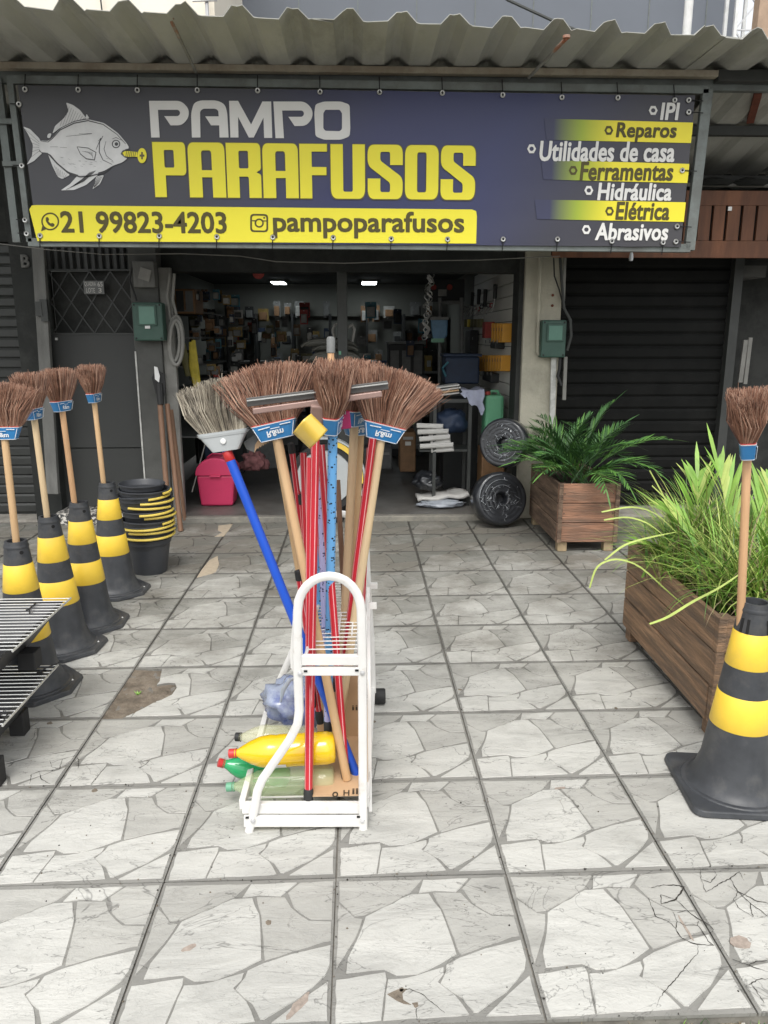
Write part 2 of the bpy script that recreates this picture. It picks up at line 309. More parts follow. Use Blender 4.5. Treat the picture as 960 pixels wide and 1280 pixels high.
# ---------------------------------------------------------------- builders
class MB:
    def __init__(s): s.v = []; s.f = []; s.m = []
    def add(s, vs, fs, mi=0, X=None):
        o = len(s.v)
        s.v += [(X @ Vector(p)) if X is not None else Vector(p) for p in vs]
        s.f += [tuple(i+o for i in f) for f in fs]; s.m += [mi]*len(fs); return s
    def box(s, c, d, mi=0, X=None, rz=0, rx=0, ry=0):
        a, b, e = d[0]/2, d[1]/2, d[2]/2
        vs = [(-a, -b, -e), (a, -b, -e), (a, b, -e), (-a, b, -e), (-a, -b, e), (a, -b, e), (a, b, e), (-a, b, e)]
        T = Matrix.Translation(c) @ Matrix.Rotation(rz, 4, 'Z') @ Matrix.Rotation(ry, 4, 'Y') @ Matrix.Rotation(rx, 4, 'X')
        if X is not None: T = X @ T
        return s.add(vs, [(0, 3, 2, 1), (4, 5, 6, 7), (0, 1, 5, 4), (1, 2, 6, 5), (2, 3, 7, 6), (3, 0, 4, 7)], mi, T)
    def bb(s, x0, x1, y0, y1, z0, z1, mi=0):
        return s.box(((x0+x1)/2, (y0+y1)/2, (z0+z1)/2), (x1-x0, y1-y0, z1-z0), mi)
    def bar(s, p, q, w, t, mi=0, up=(0, 0, 1)):
        p, q = Vector(p), Vector(q); z = (q-p).normalized(); x = Vector(up).cross(z)
        if x.length < 1e-4: x = Vector((1, 0, 0)).cross(z)
        x.normalize(); y = z.cross(x)
        X = Matrix((( x.x, y.x, z.x, (p.x+q.x)/2), (x.y, y.y, z.y, (p.y+q.y)/2), (x.z, y.z, z.z, (p.z+q.z)/2), (0, 0, 0, 1)))
        return s.box((0, 0, 0), (w, t, (q-p).length), mi, X)
    def tube(s, pts, r, n=8, mi=0, flat=1., closed=False):
        pts = [Vector(p) for p in pts]; N = len(pts); o = len(s.v)
        rr = r if isinstance(r, (list, tuple)) else [r]*N
        px = None
        for i, p in enumerate(pts):
            if closed: d = pts[(i+1) % N]-pts[i-1]
            else: d = pts[min(i+1, N-1)]-pts[max(i-1, 0)]
            d.normalize()
            if px is None:
                a = Vector((0, 1, 0)) if abs(d.y) < .9 else Vector((1, 0, 0))
                x = a.cross(d).normalized()
            else: x = (px-d*px.dot(d)).normalized()
            px = x; y = d.cross(x)
            for k in range(n):
                t = 2*math.pi*k/n
                s.v.append(p+x*(math.cos(t)*rr[i])+y*(math.sin(t)*rr[i]*flat))
        for i in range(N if closed else N-1):
            j = (i+1) % N
            for k in range(n):
                k2 = (k+1) % n
                s.f.append((o+i*n+k, o+i*n+k2, o+j*n+k2, o+j*n+k)); s.m.append(mi)
        if not closed:
            s.f.append(tuple(o+k for k in range(n))[::-1]); s.f.append(tuple(o+(N-1)*n+k for k in range(n))); s.m += [mi, mi]
        return s
    def lathe(s, prof, n=32, c=(0, 0, 0), mi=0, X=None, a0=0., a1=2*math.pi, close=False):
        full = abs(a1-a0-2*math.pi) < 1e-6; K = n if full else n+1; o = len(s.v)
        for (r, z) in prof:
            for k in range(K):
                t = a0+(a1-a0)*k/n
                p = Vector((c[0]+r*math.cos(t), c[1]+r*math.sin(t), c[2]+z)); s.v.append(X @ p if X is not None else p)
        P = len(prof)
        for i in range(P if close else P-1):
            i2 = (i+1) % P
            for k in range(n):
                k2 = (k+1) % K if full else k+1
                s.f.append((o+i*K+k, o+i*K+k2, o+i2*K+k2, o+i2*K+k)); s.m.append(mi)
        return s
    def prism(s, poly, z0, z1, mi=0, X=None, inset=0.):
        n = len(poly); vs = [(p[0], p[1], z0) for p in poly]
        if inset:
            cx = sum(p[0] for p in poly)/n; cy = sum(p[1] for p in poly)/n
            top = []
            for p in poly:
                d = Vector((cx-p[0], cy-p[1])); L = d.length; d = d/L if L else d
                top.append((p[0]+d.x*inset, p[1]+d.y*inset, z1))
            vs += top
        else: vs += [(p[0], p[1], z1) for p in poly]
        fs = [tuple(range(n))[::-1], tuple(range(n, 2*n))]+[(i, (i+1) % n, n+(i+1) % n, n+i) for i in range(n)]
        return s.add(vs, fs, mi, X)
    def build(s, name, mats, parent=None, smooth=False, local=False, bevel=0., angle=35, label=None, kind=None, inv=None):
        if not isinstance(mats, (list, tuple)): mats = [mats]
        me = bpy.data.meshes.new(name); vs = s.v
        if parent is not None and not local:
            Mi = inv if inv is not None else world(parent).inverted(); vs = [Mi @ v for v in vs]
        me.from_pydata([tuple(v) for v in vs], [], s.f)
        for m in mats: me.materials.append(M[m] if isinstance(m, str) else m)
        for p, i in zip(me.polygons, s.m): p.material_index = i
        if smooth:
            me.shade_smooth(); me.set_sharp_from_angle(angle=R(angle))
        me.update()
        return link(name, me, parent, bevel, label, kind)
def link(name, me, parent=None, bevel=0., label=None, kind=None):
    o = bpy.data.objects.new(name, me); C.objects.link(o)
    if parent is not None: o.parent = parent
    if bevel:
        b = o.modifiers.new('bevel', 'BEVEL'); b.width = bevel; b.segments = 2; b.limit_method = 'ANGLE'
    if label: o['label'] = label
    if kind: o['kind'] = kind
    return o
def world(o):
    X = o.matrix_local if False else Matrix.LocRotScale(o.location, o.rotation_euler, o.scale)
    while o.parent is not None:
        o = o.parent; X = Matrix.LocRotScale(o.location, o.rotation_euler, o.scale) @ X
    return X
def tag(o, label, cat, group=None):
    o['label'] = label; o['category'] = cat
    if group: o['group'] = group
    return o
def thing(name, label, cat, loc=(0, 0, 0), group=None, X=None):
    o = bpy.data.objects.new(name, None); C.objects.link(o); o.empty_display_size = .05
    if X is not None:
        l, q, s_ = X.decompose(); o.location = l; o.rotation_euler = q.to_euler()
    else: o.location = loc
    return tag(o, label, cat, group)
def struct(o): o['kind'] = 'structure'; return o
KIDS = {}
def copy_tree(o, parent=None):
    c = o.copy(); C.objects.link(c)
    if parent is not None: c.parent = parent
    for ch in [k for k in bpy.data.objects if k.parent == o]: copy_tree(ch, c)
    return c
def axis(p, q, phi=0., face=(0, -1, 0)):
    """frame with z from p to q, local -y turned towards the viewer, then spun by phi"""
    p, q = Vector(p), Vector(q); z = (q-p).normalized(); f = -Vector(face)
    x = f.cross(z).normalized(); y = z.cross(x)
    X = Matrix(((x.x, y.x, z.x, p.x), (x.y, y.y, z.y, p.y), (x.z, y.z, z.z, p.z), (0, 0, 0, 1)))
    return X @ Matrix.Rotation(phi, 4, 'Z')
def outline_mesh(name, loops, mat_, parent, Y, thick=0., label=None):
    """filled flat print (even-odd holes) lying on a plane at depth Y; loops in (x, z)"""
    cu = bpy.data.curves.new(name, 'CURVE'); cu.dimensions = '2D'; cu.fill_mode = 'BOTH'
    for lp in loops:
        sp = cu.splines.new('POLY'); sp.points.add(len(lp)-1)
        for i, p in enumerate(lp): sp.points[i].co = (p[0], p[1], 0, 1)
        sp.use_cyclic_u = True
    t = bpy.data.objects.new('tmp', cu); C.objects.link(t)
    me = bpy.data.meshes.new_from_object(t); bpy.data.objects.remove(t)
    Mi = world(parent).inverted()
    for v in me.vertices: v.co = Mi @ Vector((v.co.x, Y, v.co.y))
    me.materials.clear(); me.materials.append(M[mat_] if isinstance(mat_, str) else mat_); me.name = name
    return link(name, me, parent, 0, label)
def rnd(poly, rad, seg=5):
    """round the corners of a polygon; rad: one radius or one per corner"""
    out = []; n = len(poly)
    for i in range(n):
        r = rad[i] if isinstance(rad, (list, tuple)) else rad
        p = Vector(poly[i][:2]); a = Vector(poly[i-1][:2])-p; b = Vector(poly[(i+1) % n][:2])-p
        if r <= 0 or a.length < 1e-6 or b.length < 1e-6: out.append(tuple(p)); continue
        ra = min(r, a.length*.49, b.length*.49); A = p+a.normalized()*ra; B = p+b.normalized()*ra
        for k in range(seg+1):
            t = k/seg; out.append(tuple(A*(1-t)**2+p*2*t*(1-t)+B*t*t))
    return out
def text_verts(s, bold=0.02, shear=0., spacing=1.):
    cu = bpy.data.curves.new('txt', 'FONT'); cu.body = s; cu.offset = bold; cu.shear = shear; cu.space_character = spacing; cu.resolution_u = 3
    t = bpy.data.objects.new('tmp', cu); C.objects.link(t)
    me = bpy.data.meshes.new_from_object(t); bpy.data.objects.remove(t)
    return me
def text_fit(name, s, mat_, parent, box, place, bold=.02, shear=0., spacing=1., flipx=False, flipy=False, local=False, heavy=0.):
    """lettering fitted into box=(x0,x1,z0,z1); place(u,v) -> position"""
    me = text_verts(s, bold, shear, spacing)
    xs = [v.co.x for v in me.vertices]; ys = [v.co.y for v in me.vertices]
    x0, x1, y0, y1 = min(xs), max(xs), min(ys), max(ys)
    Mi = Matrix.Identity(4) if local else world(parent).inverted()
    for v in me.vertices:
        u = (v.co.x-x0)/(x1-x0); k = (v.co.y-y0)/(y1-y0)
        if flipx: u = 1-u
        if flipy: k = 1-k
        v.co = Mi @ Vector(place(box[0]+(box[1]-box[0])*u, box[2]+(box[3]-box[2])*k))
    me.materials.clear(); me.materials.append(M[mat_]); me.name = name
    if heavy:
        V = [v.co.copy() for v in me.vertices]; Fc = [tuple(p.vertices) for p in me.polygons]; W, G_ = [], []
        for k, (dx, dz) in enumerate(((0, 0), (1, 0), (-1, 0), (.7, .8), (-.7, .8), (.7, -.8), (-.7, -.8))):
            o_ = len(W); W += [tuple(v+Vector((dx*heavy, -.00015*k, dz*heavy))) for v in V]; G_ += [tuple(i+o_ for i in f_) for f_ in Fc]
        me = bpy.data.meshes.new(name); me.from_pydata(W, [], G_); me.materials.append(M[mat_]); me.update()
    return link(name, me, parent)

# ================================================================ SETTING
TX, TY, X0, Y0 = .5085, .5030, -.074, 1.463
g = MB(); g.add([(-250, -250, -.16), (250, -250, -.16), (250, 250, -.16), (-250, 250, -.16)], [(0, 1, 2, 3)])
struct(g.build('ground', 'road'))
pave = MB().bb(-9, 9, 1.47, 6.56, -.15, -.0115).build('pavement', 'joint'); struct(pave)
ST = {'a1': [(0.024, 0.96), (0.494, 0.956), (0.42, 0.852), (0.28, 0.764), (0.169, 0.698), (0.112, 0.69), (0.029, 0.81)],
'b2': [(0.514, 0.954), (0.769, 0.96), (0.682, 0.862), (0.571, 0.874), (0.478, 0.858)],
'a3': [(0.796, 0.96), (0.982, 0.966), (0.98, 0.676), (0.867, 0.68), (0.776, 0.77), (0.733, 0.88)],
'a4': [(0.561, 0.848), (0.718, 0.842), (0.763, 0.758), (0.857, 0.658), (0.975, 0.648), (0.985, 0.564), (0.984, 0.522), (0.937, 0.516), (0.786, 0.46), (0.657, 0.406), (0.645, 0.458), (0.624, 0.59), (0.6, 0.712)],
'b5': [(0.422, 0.836), (0.527, 0.84), (0.58, 0.712), (0.604, 0.582), (0.622, 0.474), (0.629, 0.41), (0.543, 0.354), (0.42, 0.29), (0.325, 0.286), (0.263, 0.326), (0.076, 0.31), (0.082, 0.4), (0.135, 0.532), (0.176, 0.674), (0.278, 0.742)],
'a6': [(0.027, 0.774), (0.108, 0.668), (0.151, 0.66), (0.112, 0.536), (0.065, 0.418), (0.025, 0.334), (0.024, 0.552)],
'b7': [(0.025, 0.256), (0.261, 0.294), (0.266, 0.252), (0.248, 0.156), (0.233, 0.032), (0.029, 0.018)],
'b8': [(0.282, 0.252), (0.359, 0.256), (0.418, 0.27), (0.555, 0.318), (0.551, 0.274), (0.516, 0.228), (0.592, 0.156), (0.643, 0.048), (0.249, 0.03)],
'b9': [(0.58, 0.33), (0.653, 0.374), (0.78, 0.43), (0.98, 0.48), (0.982, 0.352), (0.959, 0.29), (0.845, 0.168), (0.696, 0.058), (0.676, 0.06), (0.627, 0.146), (0.535, 0.226), (0.573, 0.29)],
'b10': [(0.975, 0.25), (0.982, 0.04), (0.731, 0.036), (0.851, 0.14)]}
def wobble(poly, amp, seed):
    rg = random.Random(seed); out = []
    for i, p in enumerate(poly):
        q = poly[(i+1) % len(poly)]; L = math.hypot(q[0]-p[0], q[1]-p[1]); n = max(1, int(L/.06))
        for k in range(n):
            t = k/n; a = amp if 0 < k else amp*.3
            x = p[0]+(q[0]-p[0])*t+rg.uniform(-a, a); y = p[1]+(q[1]-p[1])*t+rg.uniform(-a, a)
            out.append((min(.985, max(.015, x)), min(.985, max(.015, y))))
    return out
tile_mb = MB()
tile_mb.box((TX/2, TY/2, -.0075), (TX-.0048, TY-.0048, .009), 0)
for i, (k, P) in enumerate(ST.items()):
    gx_, gy_ = sum(p[0] for p in P)/len(P), sum(p[1] for p in P)/len(P)
    P = [(p[0]+(p[0]-gx_)*.012+math.copysign(.004, p[0]-gx_), p[1]+(p[1]-gy_)*.012+math.copysign(.004, p[1]-gy_)) for p in P]
    P = wobble(P, .004, i)[::-1]
    # wind counter-clockwise so tops face up
    if sum(P[j][0]*P[(j+1) % len(P)][1]-P[(j+1) % len(P)][0]*P[j][1] for j in range(len(P))) < 0: P = P[::-1]
    tile_mb.prism([(u*TX, v*TY) for u, v in P], -.004, 0 if k[0] == 'b' else -.0006, 1 if k[0] == 'b' else 2, inset=.0014)
proto_tile = tile_mb.build('tile', ['tile_side', 'stone_light', 'stone_grey'], pave)
tme = proto_tile.data
PIT = [(-1.089, 3.466), (-0.955, 3.45), (-0.944, 3.377), (-0.933, 3.32), (-0.937, 3.283), (-0.887, 3.3), (-0.856, 3.293), (-0.838, 3.25), (-0.843, 3.18), (-0.878, 3.13), (-0.899, 3.114), (-0.931, 3.061), (-0.974, 3.0), (-1.014, 2.962), (-1.11, 2.958), (-1.12, 3.2), (-1.10, 3.47)]
def cut_tile(tile, polys):
    bm_ = MB()
    for P in polys: bm_.prism(P, -.05, .05)
    cut = bm_.build('cutter', 'joint'); cut.data.validate()
    b = bmesh.new(); b.from_mesh(cut.data); bmesh.ops.recalc_face_normals(b, faces=b.faces); b.to_mesh(cut.data); b.free()
    md = tile.modifiers.new('cut', 'BOOLEAN'); md.object = cut; md.operation = 'DIFFERENCE'; md.solver = 'EXACT'; md.use_self = True
    bpy.context.view_layer.update()
    dg = bpy.context.evaluated_depsgraph_get(); me = bpy.data.meshes.new_from_object(tile.evaluated_get(dg))
    tile.modifiers.clear(); tile.data = me; bpy.data.objects.remove(cut)
used = False; rt = random.Random(3)
for j in range(10):
    for i in range(-7, 9):
        if j < 3 and not -5 <= i <= 5: continue
        t = proto_tile if not used else proto_tile.copy()
        if used: C.objects.link(t)
        used = True
        t.location = (X0+i*TX+rt.uniform(-.0008, .0008), Y0+j*TY+rt.uniform(-.0008, .0008), rt.uniform(-.0006, .0004))
        t.rotation_euler = (rt.uniform(-.0012, .0012), rt.uniform(-.0012, .0012), 0)
        if (i, j) == (-2, 3): cut_tile(t, [PIT])
# the bed under the broken tile: lumpy old mortar
b = MB(); nx, ny = 26, 34; rp_ = random.Random(5)
for a in range(nx+1):
    for c in range(ny+1):
        b.v.append(Vector((-1.13+.32*a/nx, 2.93+.56*c/ny, -.0095+rp_.uniform(-.001, .0012)+.0022*math.sin(a*.7+c*.4)*math.cos(c*.33))))
for a in range(nx):
    for c in range(ny): i = a*(ny+1)+c; b.f.append((i, i+ny+1, i+ny+2, i+1)); b.m.append(0)
b.build('mortar_bed', 'pit', pave, smooth=True)
b = MB()
for k in range(9):
    a = random.uniform(0, 6.28); L = random.uniform(.012, .03)
    b.add([(-1.0+.01*math.cos(a+1.5), 3.2+.004*math.sin(a+1.5), -.008), (-1.0-.004*math.cos(a+1.5), 3.2, -.008), (-1.0+L*math.cos(a), 3.2+L*math.sin(a), .008)], [(0, 1, 2)])
b.build('weed', 'grass1', pave, kind='stuff')
# sandy filler trowelled into two old breaks
for Q in ([(272, 695), (262, 700), (252, 712), (246, 722), (258, 719), (270, 715), (274, 706)], [(291, 655), (273, 657), (272, 663), (278, 666), (268, 671), (280, 670), (286, 663)]):
    MB().prism([tuple(gz(*p)[:2]) for p in Q], -.003, .0012, inset=.002).build('filler_patch', 'filler', pave)
# hairline and gaping cracks of the broken glaze
cr = MB()
def crack(pts, w=.0016):
    P = [gz(*p) for p in pts]; Q = []
    for a, c in zip(P[:-1], P[1:]):
        n_ = max(2, int((c-a).length/.007)); d = (c-a); nn = Vector((-d.y, d.x, 0)).normalized()
        for k in range(n_): Q.append(a+d*(k/n_)+nn*(random.uniform(-.0016, .0016) if k else 0))
    Q.append(P[-1]); o = len(cr.v); N = len(Q)
    for i, p in enumerate(Q):
        d = Q[min(i+1, N-1)]-Q[max(i-1, 0)]; nn = Vector((-d.y, d.x, 0)).normalized()*w*random.uniform(.35, 1.1)*(.3+.7*math.sin(math.pi*(i+.5)/N)); z = Vector((0, 0, .0007))
        cr.v += [p+nn+z, p-nn+z]
    for i in range(N-1): cr.f.append((o+2*i, o+2*i+1, o+2*i+3, o+2*i+2)); cr.m.append(0)
def q(l): return [(780+X/5.333, 1080+Y/5.333) for X, Y in l]
crack(q([(180, 160), (250, 142), (330, 140), (400, 152), (375, 200), (345, 238), (250, 268), (245, 205), (300, 225), (345, 238)]), .0028)
crack(q([(345, 238), (400, 290), (430, 320), (500, 370), (575, 410), (600, 440)]), .002)
crack(q([(325, 320), (355, 385), (345, 430), (380, 490), (460, 530), (600, 545), (560, 515), (515, 440), (490, 410), (500, 380)]), .002)
crack(q([(355, 325), (410, 310)])); crack(q([(355, 385), (410, 410), (490, 410)])); crack(q([(160, 225), (210, 350), (290, 380), (345, 430)]))
crack(q([(490, 540), (492, 595), (400, 700), (290, 830), (235, 900), (215, 955)]), .0014)
crack(q([(505, 20), (515, 105), (575, 125), (620, 75), (590, 30)]), .0014); crack(q([(515, 105), (545, 190), (640, 130), (710, 95), (770, 50), (800, 110)]), .0016)
crack(q([(710, 95), (755, 180), (840, 260), (960, 350)]), .0022); crack(q([(755, 180), (890, 250), (960, 262)]), .002); crack(q([(840, 260), (860, 355)]))
crack(q([(720, 635), (830, 675), (960, 720)]), .0016); crack(q([(830, 675), (880, 650), (955, 642)])); crack(q([(830, 805), (900, 770), (960, 765)])); crack(q([(850, 800), (935, 930)]))
crack(q([(690, 140), (760, 190), (730, 240), (760, 290), (860, 355)]), .001)
def q2(l): return [(X/5.12, 730+Y/5.12) for X, Y in l]
crack(q2([(320, 1130), (330, 1170), (380, 1185), (400, 1120), (330, 1145)]), .0016); crack(q2([(480, 1100), (400, 1120)])); crack(q2([(500, 1180), (505, 1130), (480, 1100)]))
crack(q2([(190, 1280), (200, 1220), (250, 1200), (320, 1195), (380, 1185)]), .0018); crack(q2([(250, 1200), (265, 1250), (320, 1280)]))
crack([(430, 762), (440, 775), (436, 790)]); crack(q2([(230, 920), (215, 985), (190, 1010)]), .001)
MB().prism([tuple(gz(*p)[:2]) for p in [(484,1243),(497,1237),(509,1236),(503,1242),(504,1250),(514,1256),(505,1255),(496,1251)]], -.002, .0009).prism([tuple(gz(*p)[:2]) for p in [(515,1254),(522,1253),(523,1258),(519,1260)]], -.002, .0009).build('glaze_break', 'pit', pave)
crack([(487, 1242), (500, 1238), (512, 1236), (528, 1243), (540, 1253), (556, 1266)], .0012); crack([(520, 1256), (521, 1275)], .001)
cr.build('crack', 'crack', pave, kind='stuff')
for px, py, r in ((62, 904, .011), (118, 988, .009), (336, 1153, .008), (502, 1237, .006), (770, 885, .006), (468, 902, .006), (575, 862, .007)):
    c_ = gz(px, py); MB().prism([(c_.x+r*math.cos(a*.7)*random.uniform(.7, 1.3), c_.y+r*1.3*math.sin(a*.7)*random.uniform(.6, 1.2)) for a in range(9)], -.002, .0009).build('chip', 'pit', pave)
gt = MB(); rg = random.Random(12)
for k in range(620):
    x = rg.uniform(-1.6, 1.9); y = rg.uniform(1.5, 6.4) if k % 3 else rg.uniform(1.5, 2.6)
    if k % 2:
        if rg.random() < .5: x = X0+round((x-X0)/TX)*TX+rg.gauss(0, .006)
        else: y = Y0+round((y-Y0)/TY)*TY+rg.gauss(0, .006)
    r = rg.uniform(.001, .0032)
    gt.prism([(x+r*math.cos(a*1.25)*rg.uniform(.6, 1.3), y+r*math.sin(a*1.25)*rg.uniform(.6, 1.3)) for a in range(5)], -.001, .0012+r*.2, rg.choice([0, 0, 1, 2]), inset=r*.3)
gt.build('grit', ['crack', 'pit', 'earth'], pave, kind='stuff')
for px, py, L_, w_, a_ in ((372, 1258, .05, .012, 1.0), (700, 985, .02, .006, .2), (857, 1160, .05, .004, 1.6), (925, 1178, .03, .02, .2), (236, 1185, .02, .01, .5)):
    c_ = gz(px, py); d_ = Vector((math.cos(a_), math.sin(a_), 0)); n_ = Vector((-d_.y, d_.x, 0)); P_ = []
    for k in range(12): t_ = k/12*6.283; P_.append(tuple((c_+d_*(L_*math.cos(t_)*rg.uniform(.8, 1.1))+n_*(w_*math.sin(t_)*rg.uniform(.6, 1.3)))[:2]))
    MB().prism(P_, -.002, .0007).build('rub_mark', 'stone_rub', pave)
# beyond the last row: broken bed, stones, weeds
verge = MB(); nx, ny = 120, 22; rv = random.Random(8)
for a in range(nx+1):
    for c in range(ny+1):
        x = -3+6*a/nx; y = 1.16+.315*c/ny
        verge.v.append(Vector((x, y, -.045-.02*(1-c/ny)+.012*math.sin(x*23)*math.sin(y*31)+rv.uniform(-.007, .007))))
for a in range(nx):
    for c in range(ny): i = a*(ny+1)+c; verge.f.append((i, i+ny+1, i+ny+2, i+1)); verge.m.append(0)
vg = verge.build('verge', 'earth', smooth=True); struct(vg)
rub = MB()
for k in range(160):
    x = rv.uniform(-1.5, 1.6); y = rv.uniform(1.25, 1.465); r = rv.uniform(.006, .028)
    n = rv.randint(5, 7); P = [(x+r*math.cos(6.28*i/n)*rv.uniform(.7, 1.2), y+r*math.sin(6.28*i/n)*rv.uniform(.6, 1.1)) for i in range(n)]
    rub.prism(P, -.07, -.035+rv.uniform(-.01, .012), inset=r*.2)
rub.build('rubble', 'concrete', vg, kind='stuff')
def blade(mb, p, az, L, lean, w, mi, seg=4, droop=1.):
    p = Vector(p); d = Vector((math.cos(az), math.sin(az), 0)); s_ = Vector((-d.y, d.x, 0)); o = len(mb.v)
    pos = p.copy(); ang = lean
    for i in range(seg+1):
        t = i/seg; ww = w*(1-t)**.6*(.7+.3*math.sin(math.pi*min(1, t*2)))
        up_ = Vector((0, 0, 1))
        mb.v += [pos+s_*ww/2, pos-s_*ww/2]
        pos = pos+(d*math.sin(ang)+up_*math.cos(ang))*(L/seg); ang += droop/seg
    for i in range(seg):
        a = o+2*i; mb.f.append((a, a+1, a+3, a+2)); mb.m.append(mi)
gr = MB()
for k in range(1500):
    x = rv.gauss(.85, .26) if k % 4 else rv.uniform(-.2, 1.6); y = rv.uniform(1.36, 1.475)
    if x < .38 and k % 3: continue
    blade(gr, (x, y, -.045), rv.uniform(0, 6.28), rv.uniform(.012, .045), rv.uniform(.3, 1.2), .004, rv.choice([0, 1, 1, 2, 2]), 3, rv.uniform(.4, 1.4))
go = gr.build('grass', ['grass1', 'leaf_dark', 'grass3']); go['kind'] = 'stuff'
go['label'] = 'short weedy grass along the broken front edge of the tiles'; go['category'] = 'grass'

# shop step and floor inside
struct(MB().bb(-1.86, 1.40, 6.50, 12.6, -.1, .05).build('shop_floor', 'shopfloor'))
stp = struct(MB().bb(-1.62, 1.42, 6.44, 6.62, -.1, .045).build('step', 'step', bevel=.008))
struct(MB().bb(-2.58, -1.86, 6.40, 6.72, -.1, .10).build('door_step', 'terrazzo'))
struct(MB().bb(1.42, 9, 6.56, 9, -.15, .012).build('side_floor', 'concrete'))
struct(MB().bb(-9, -2.58, 6.56, 9, -.15, .012).build('left_floor', 'concrete'))

# ================================================================ BUILDING
def part(o, name, mats, parent, **k): return o.build(name, mats, parent, **k)
shop = thing('shop_building', 'dark painted shop front with a wide doorway under the blue and yellow banner', 'shop', (0, 6.6, 0))
f = MB()
f.bb(-6.5, -2.80, 6.95, 7.1, 0, 3.3)
f.bb(-2.80, -2.575, 6.55, 6.8, 0, 3.25)
f.bb(-2.575, -1.845, 6.75, 6.9, 2.62, 3.25)
f.bb(-1.62, 1.40, 6.68, 6.9, 2.10, 3.25)
part(f, 'wall', 'wall_dark', shop)
MB().bb(-6.5, 9, 12.6, 12.8, 0, 3.4).build('rear_wall', 'wall_dark', shop)
MB().bb(1.42, 1.56, 6.9, 12.6, 0, 3.3).build('party_wall', 'inwall', shop)
MB().bb(-2.3, -2.2, 6.9, 12.6, 0, 3.3).build('inner_side_wall', 'inwall', shop)
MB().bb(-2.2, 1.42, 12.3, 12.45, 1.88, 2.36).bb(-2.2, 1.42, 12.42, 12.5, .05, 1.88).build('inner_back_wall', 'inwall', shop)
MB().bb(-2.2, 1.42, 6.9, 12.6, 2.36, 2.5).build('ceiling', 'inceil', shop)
MB().bb(-.165, -.08, 6.70, 6.8, .05, 2.10).build('centre_guide', 'steel_dark', shop, bevel=.004)
MB().bb(-1.845, -1.62, 6.52, 6.9, 0, 3.25).build('pillar', 'pillar_grey', shop, bevel=.006)
MB().bar((-1.835, 6.515, 0.0), (-1.838, 6.515, 1.45), .012, .006, up=(0, 1, 0)).build('bare_plaster_edge', 'pillar_edge', shop)
MB().bb(1.395, 1.705, 6.50, 6.9, 0, 3.25).build('pillar', 'beige', shop, bevel=.006, label='beige rendered pillar')
MB().bb(1.355, 1.395, 6.55, 6.8, .05, 2.3).build('door_guide', 'wall_dark', shop, bevel=.003)
# pale steel frame at the left of the doorway
fr = MB(); fr.bb(-1.62, -1.52, 6.56, 6.62, .05, 2.12)
fr.build('door_frame', 'frame_pale', shop, bevel=.005)
MB().bb(-1.52, -1.30, 6.70, 6.72, .1, 2.10).bb(-1.52, -1.49, 6.6, 6.72, .05, 2.1).build('folded_gate_leaf', 'pk_grey', shop) if False else None
# slat panel boards along the right side wall
for k in range(19):
    MB().bb(1.392, 1.42, 6.92, 9.3, .14+k*.112, .14+k*.112+.104).build('slat_board', 'slatwall', shop)
# leaf door on the left: sheet panel, lattice, ribbed top
door = thing('grey_steel_door', 'dark grey steel door with diamond lattice window, left of the doorway', 'door', (-2.21, 6.68, .1))
MB().bb(-2.575, -1.845, 6.66, 6.70, .10, 1.585).build('panel', 'door_dark', door, bevel=.003)
MB().bb(-2.575, -1.845, 6.655, 6.69, 1.585, 1.60).bb(-2.575, -1.845, 6.655, 6.69, 2.10, 2.115).bb(-2.575, -2.55, 6.655, 6.69, 1.6, 2.1).bb(-1.87, -1.845, 6.655, 6.69, 1.6, 2.1).build('frame', 'steel_dark', door)
MB().bb(-2.575, -1.845, 6.66, 6.665, .62, .628).build('weld_seam', 'steel_dark', door)
lat = [0]
for k in range(-3, 6):
    for s_ in (1, -1):
        x0 = -2.555+k*.17; pts = []
        a, b_ = (x0, 1.6), (x0+s_*.0, 2.1)
        x1 = x0+s_*.34
        # clip to the window
        P, Q = [x0, 1.6], [x1, 2.1]
        def clip(P, Q):
            for lim, sg in ((-2.55, 1), (-1.87, -1)):
                for A, B in ((P, Q), (Q, P)):
                    if sg*(A[0]-lim) < 0:
                        if sg*(B[0]-lim) <= 0: return None
                        t = (lim-A[0])/(B[0]-A[0]); A[1] += (B[1]-A[1])*t; A[0] = lim
            return P, Q
        r_ = clip(P, Q)
        if r_: MB().bar((P[0], 6.675+.004*s_, P[1]), (Q[0], 6.675+.004*s_, Q[1]), .009, .005, up=(0, 1, 0)).build('lattice_bar', 'shutter_l', door)
MB().bb(-2.55, -1.87, 6.74, 6.75, 1.6, 2.1).build('backing', 'wall_dark', door)
for k in range(12):
    x = -2.565+k*.06; MB().prism([(x, 6.69), (x+.02, 6.665), (x+.045, 6.665), (x+.06, 6.69), (x+.06, 6.70), (x, 6.70)], 2.115, 2.62).build('rib', 'door_dark', door)
MB().bb(-2.535, -2.515, 6.645, 6.66, 1.54, 1.56).build('bolt', 'metal', door)
pl = thing('lot_plate', 'small embossed plate with address lettering on the door lattice', 'plate', (-2.32, 6.645, 1.95))
pm = at(104, 351, 6.64); pn = at(130.5, 367.5, 6.64)
MB().bb(pm.x, pn.x, 6.64, 6.646, pn.z, pm.z).build('board', 'pk_grey', pl)
def P2(Y): return lambda u, v: (u, Y, v)
W_, H_ = pn.x-pm.x, pm.z-pn.z
text_fit('lettering', 'QUADRA', 'paper', pl, (pm.x+W_*.05, pm.x+W_*.62, pn.z+H_*.56, pn.z+H_*.92), P2(6.637), .01)
text_fit('lettering', '65', 'paper', pl, (pm.x+W_*.70, pm.x+W_*.95, pn.z+H_*.56, pn.z+H_*.92), P2(6.637), .01)
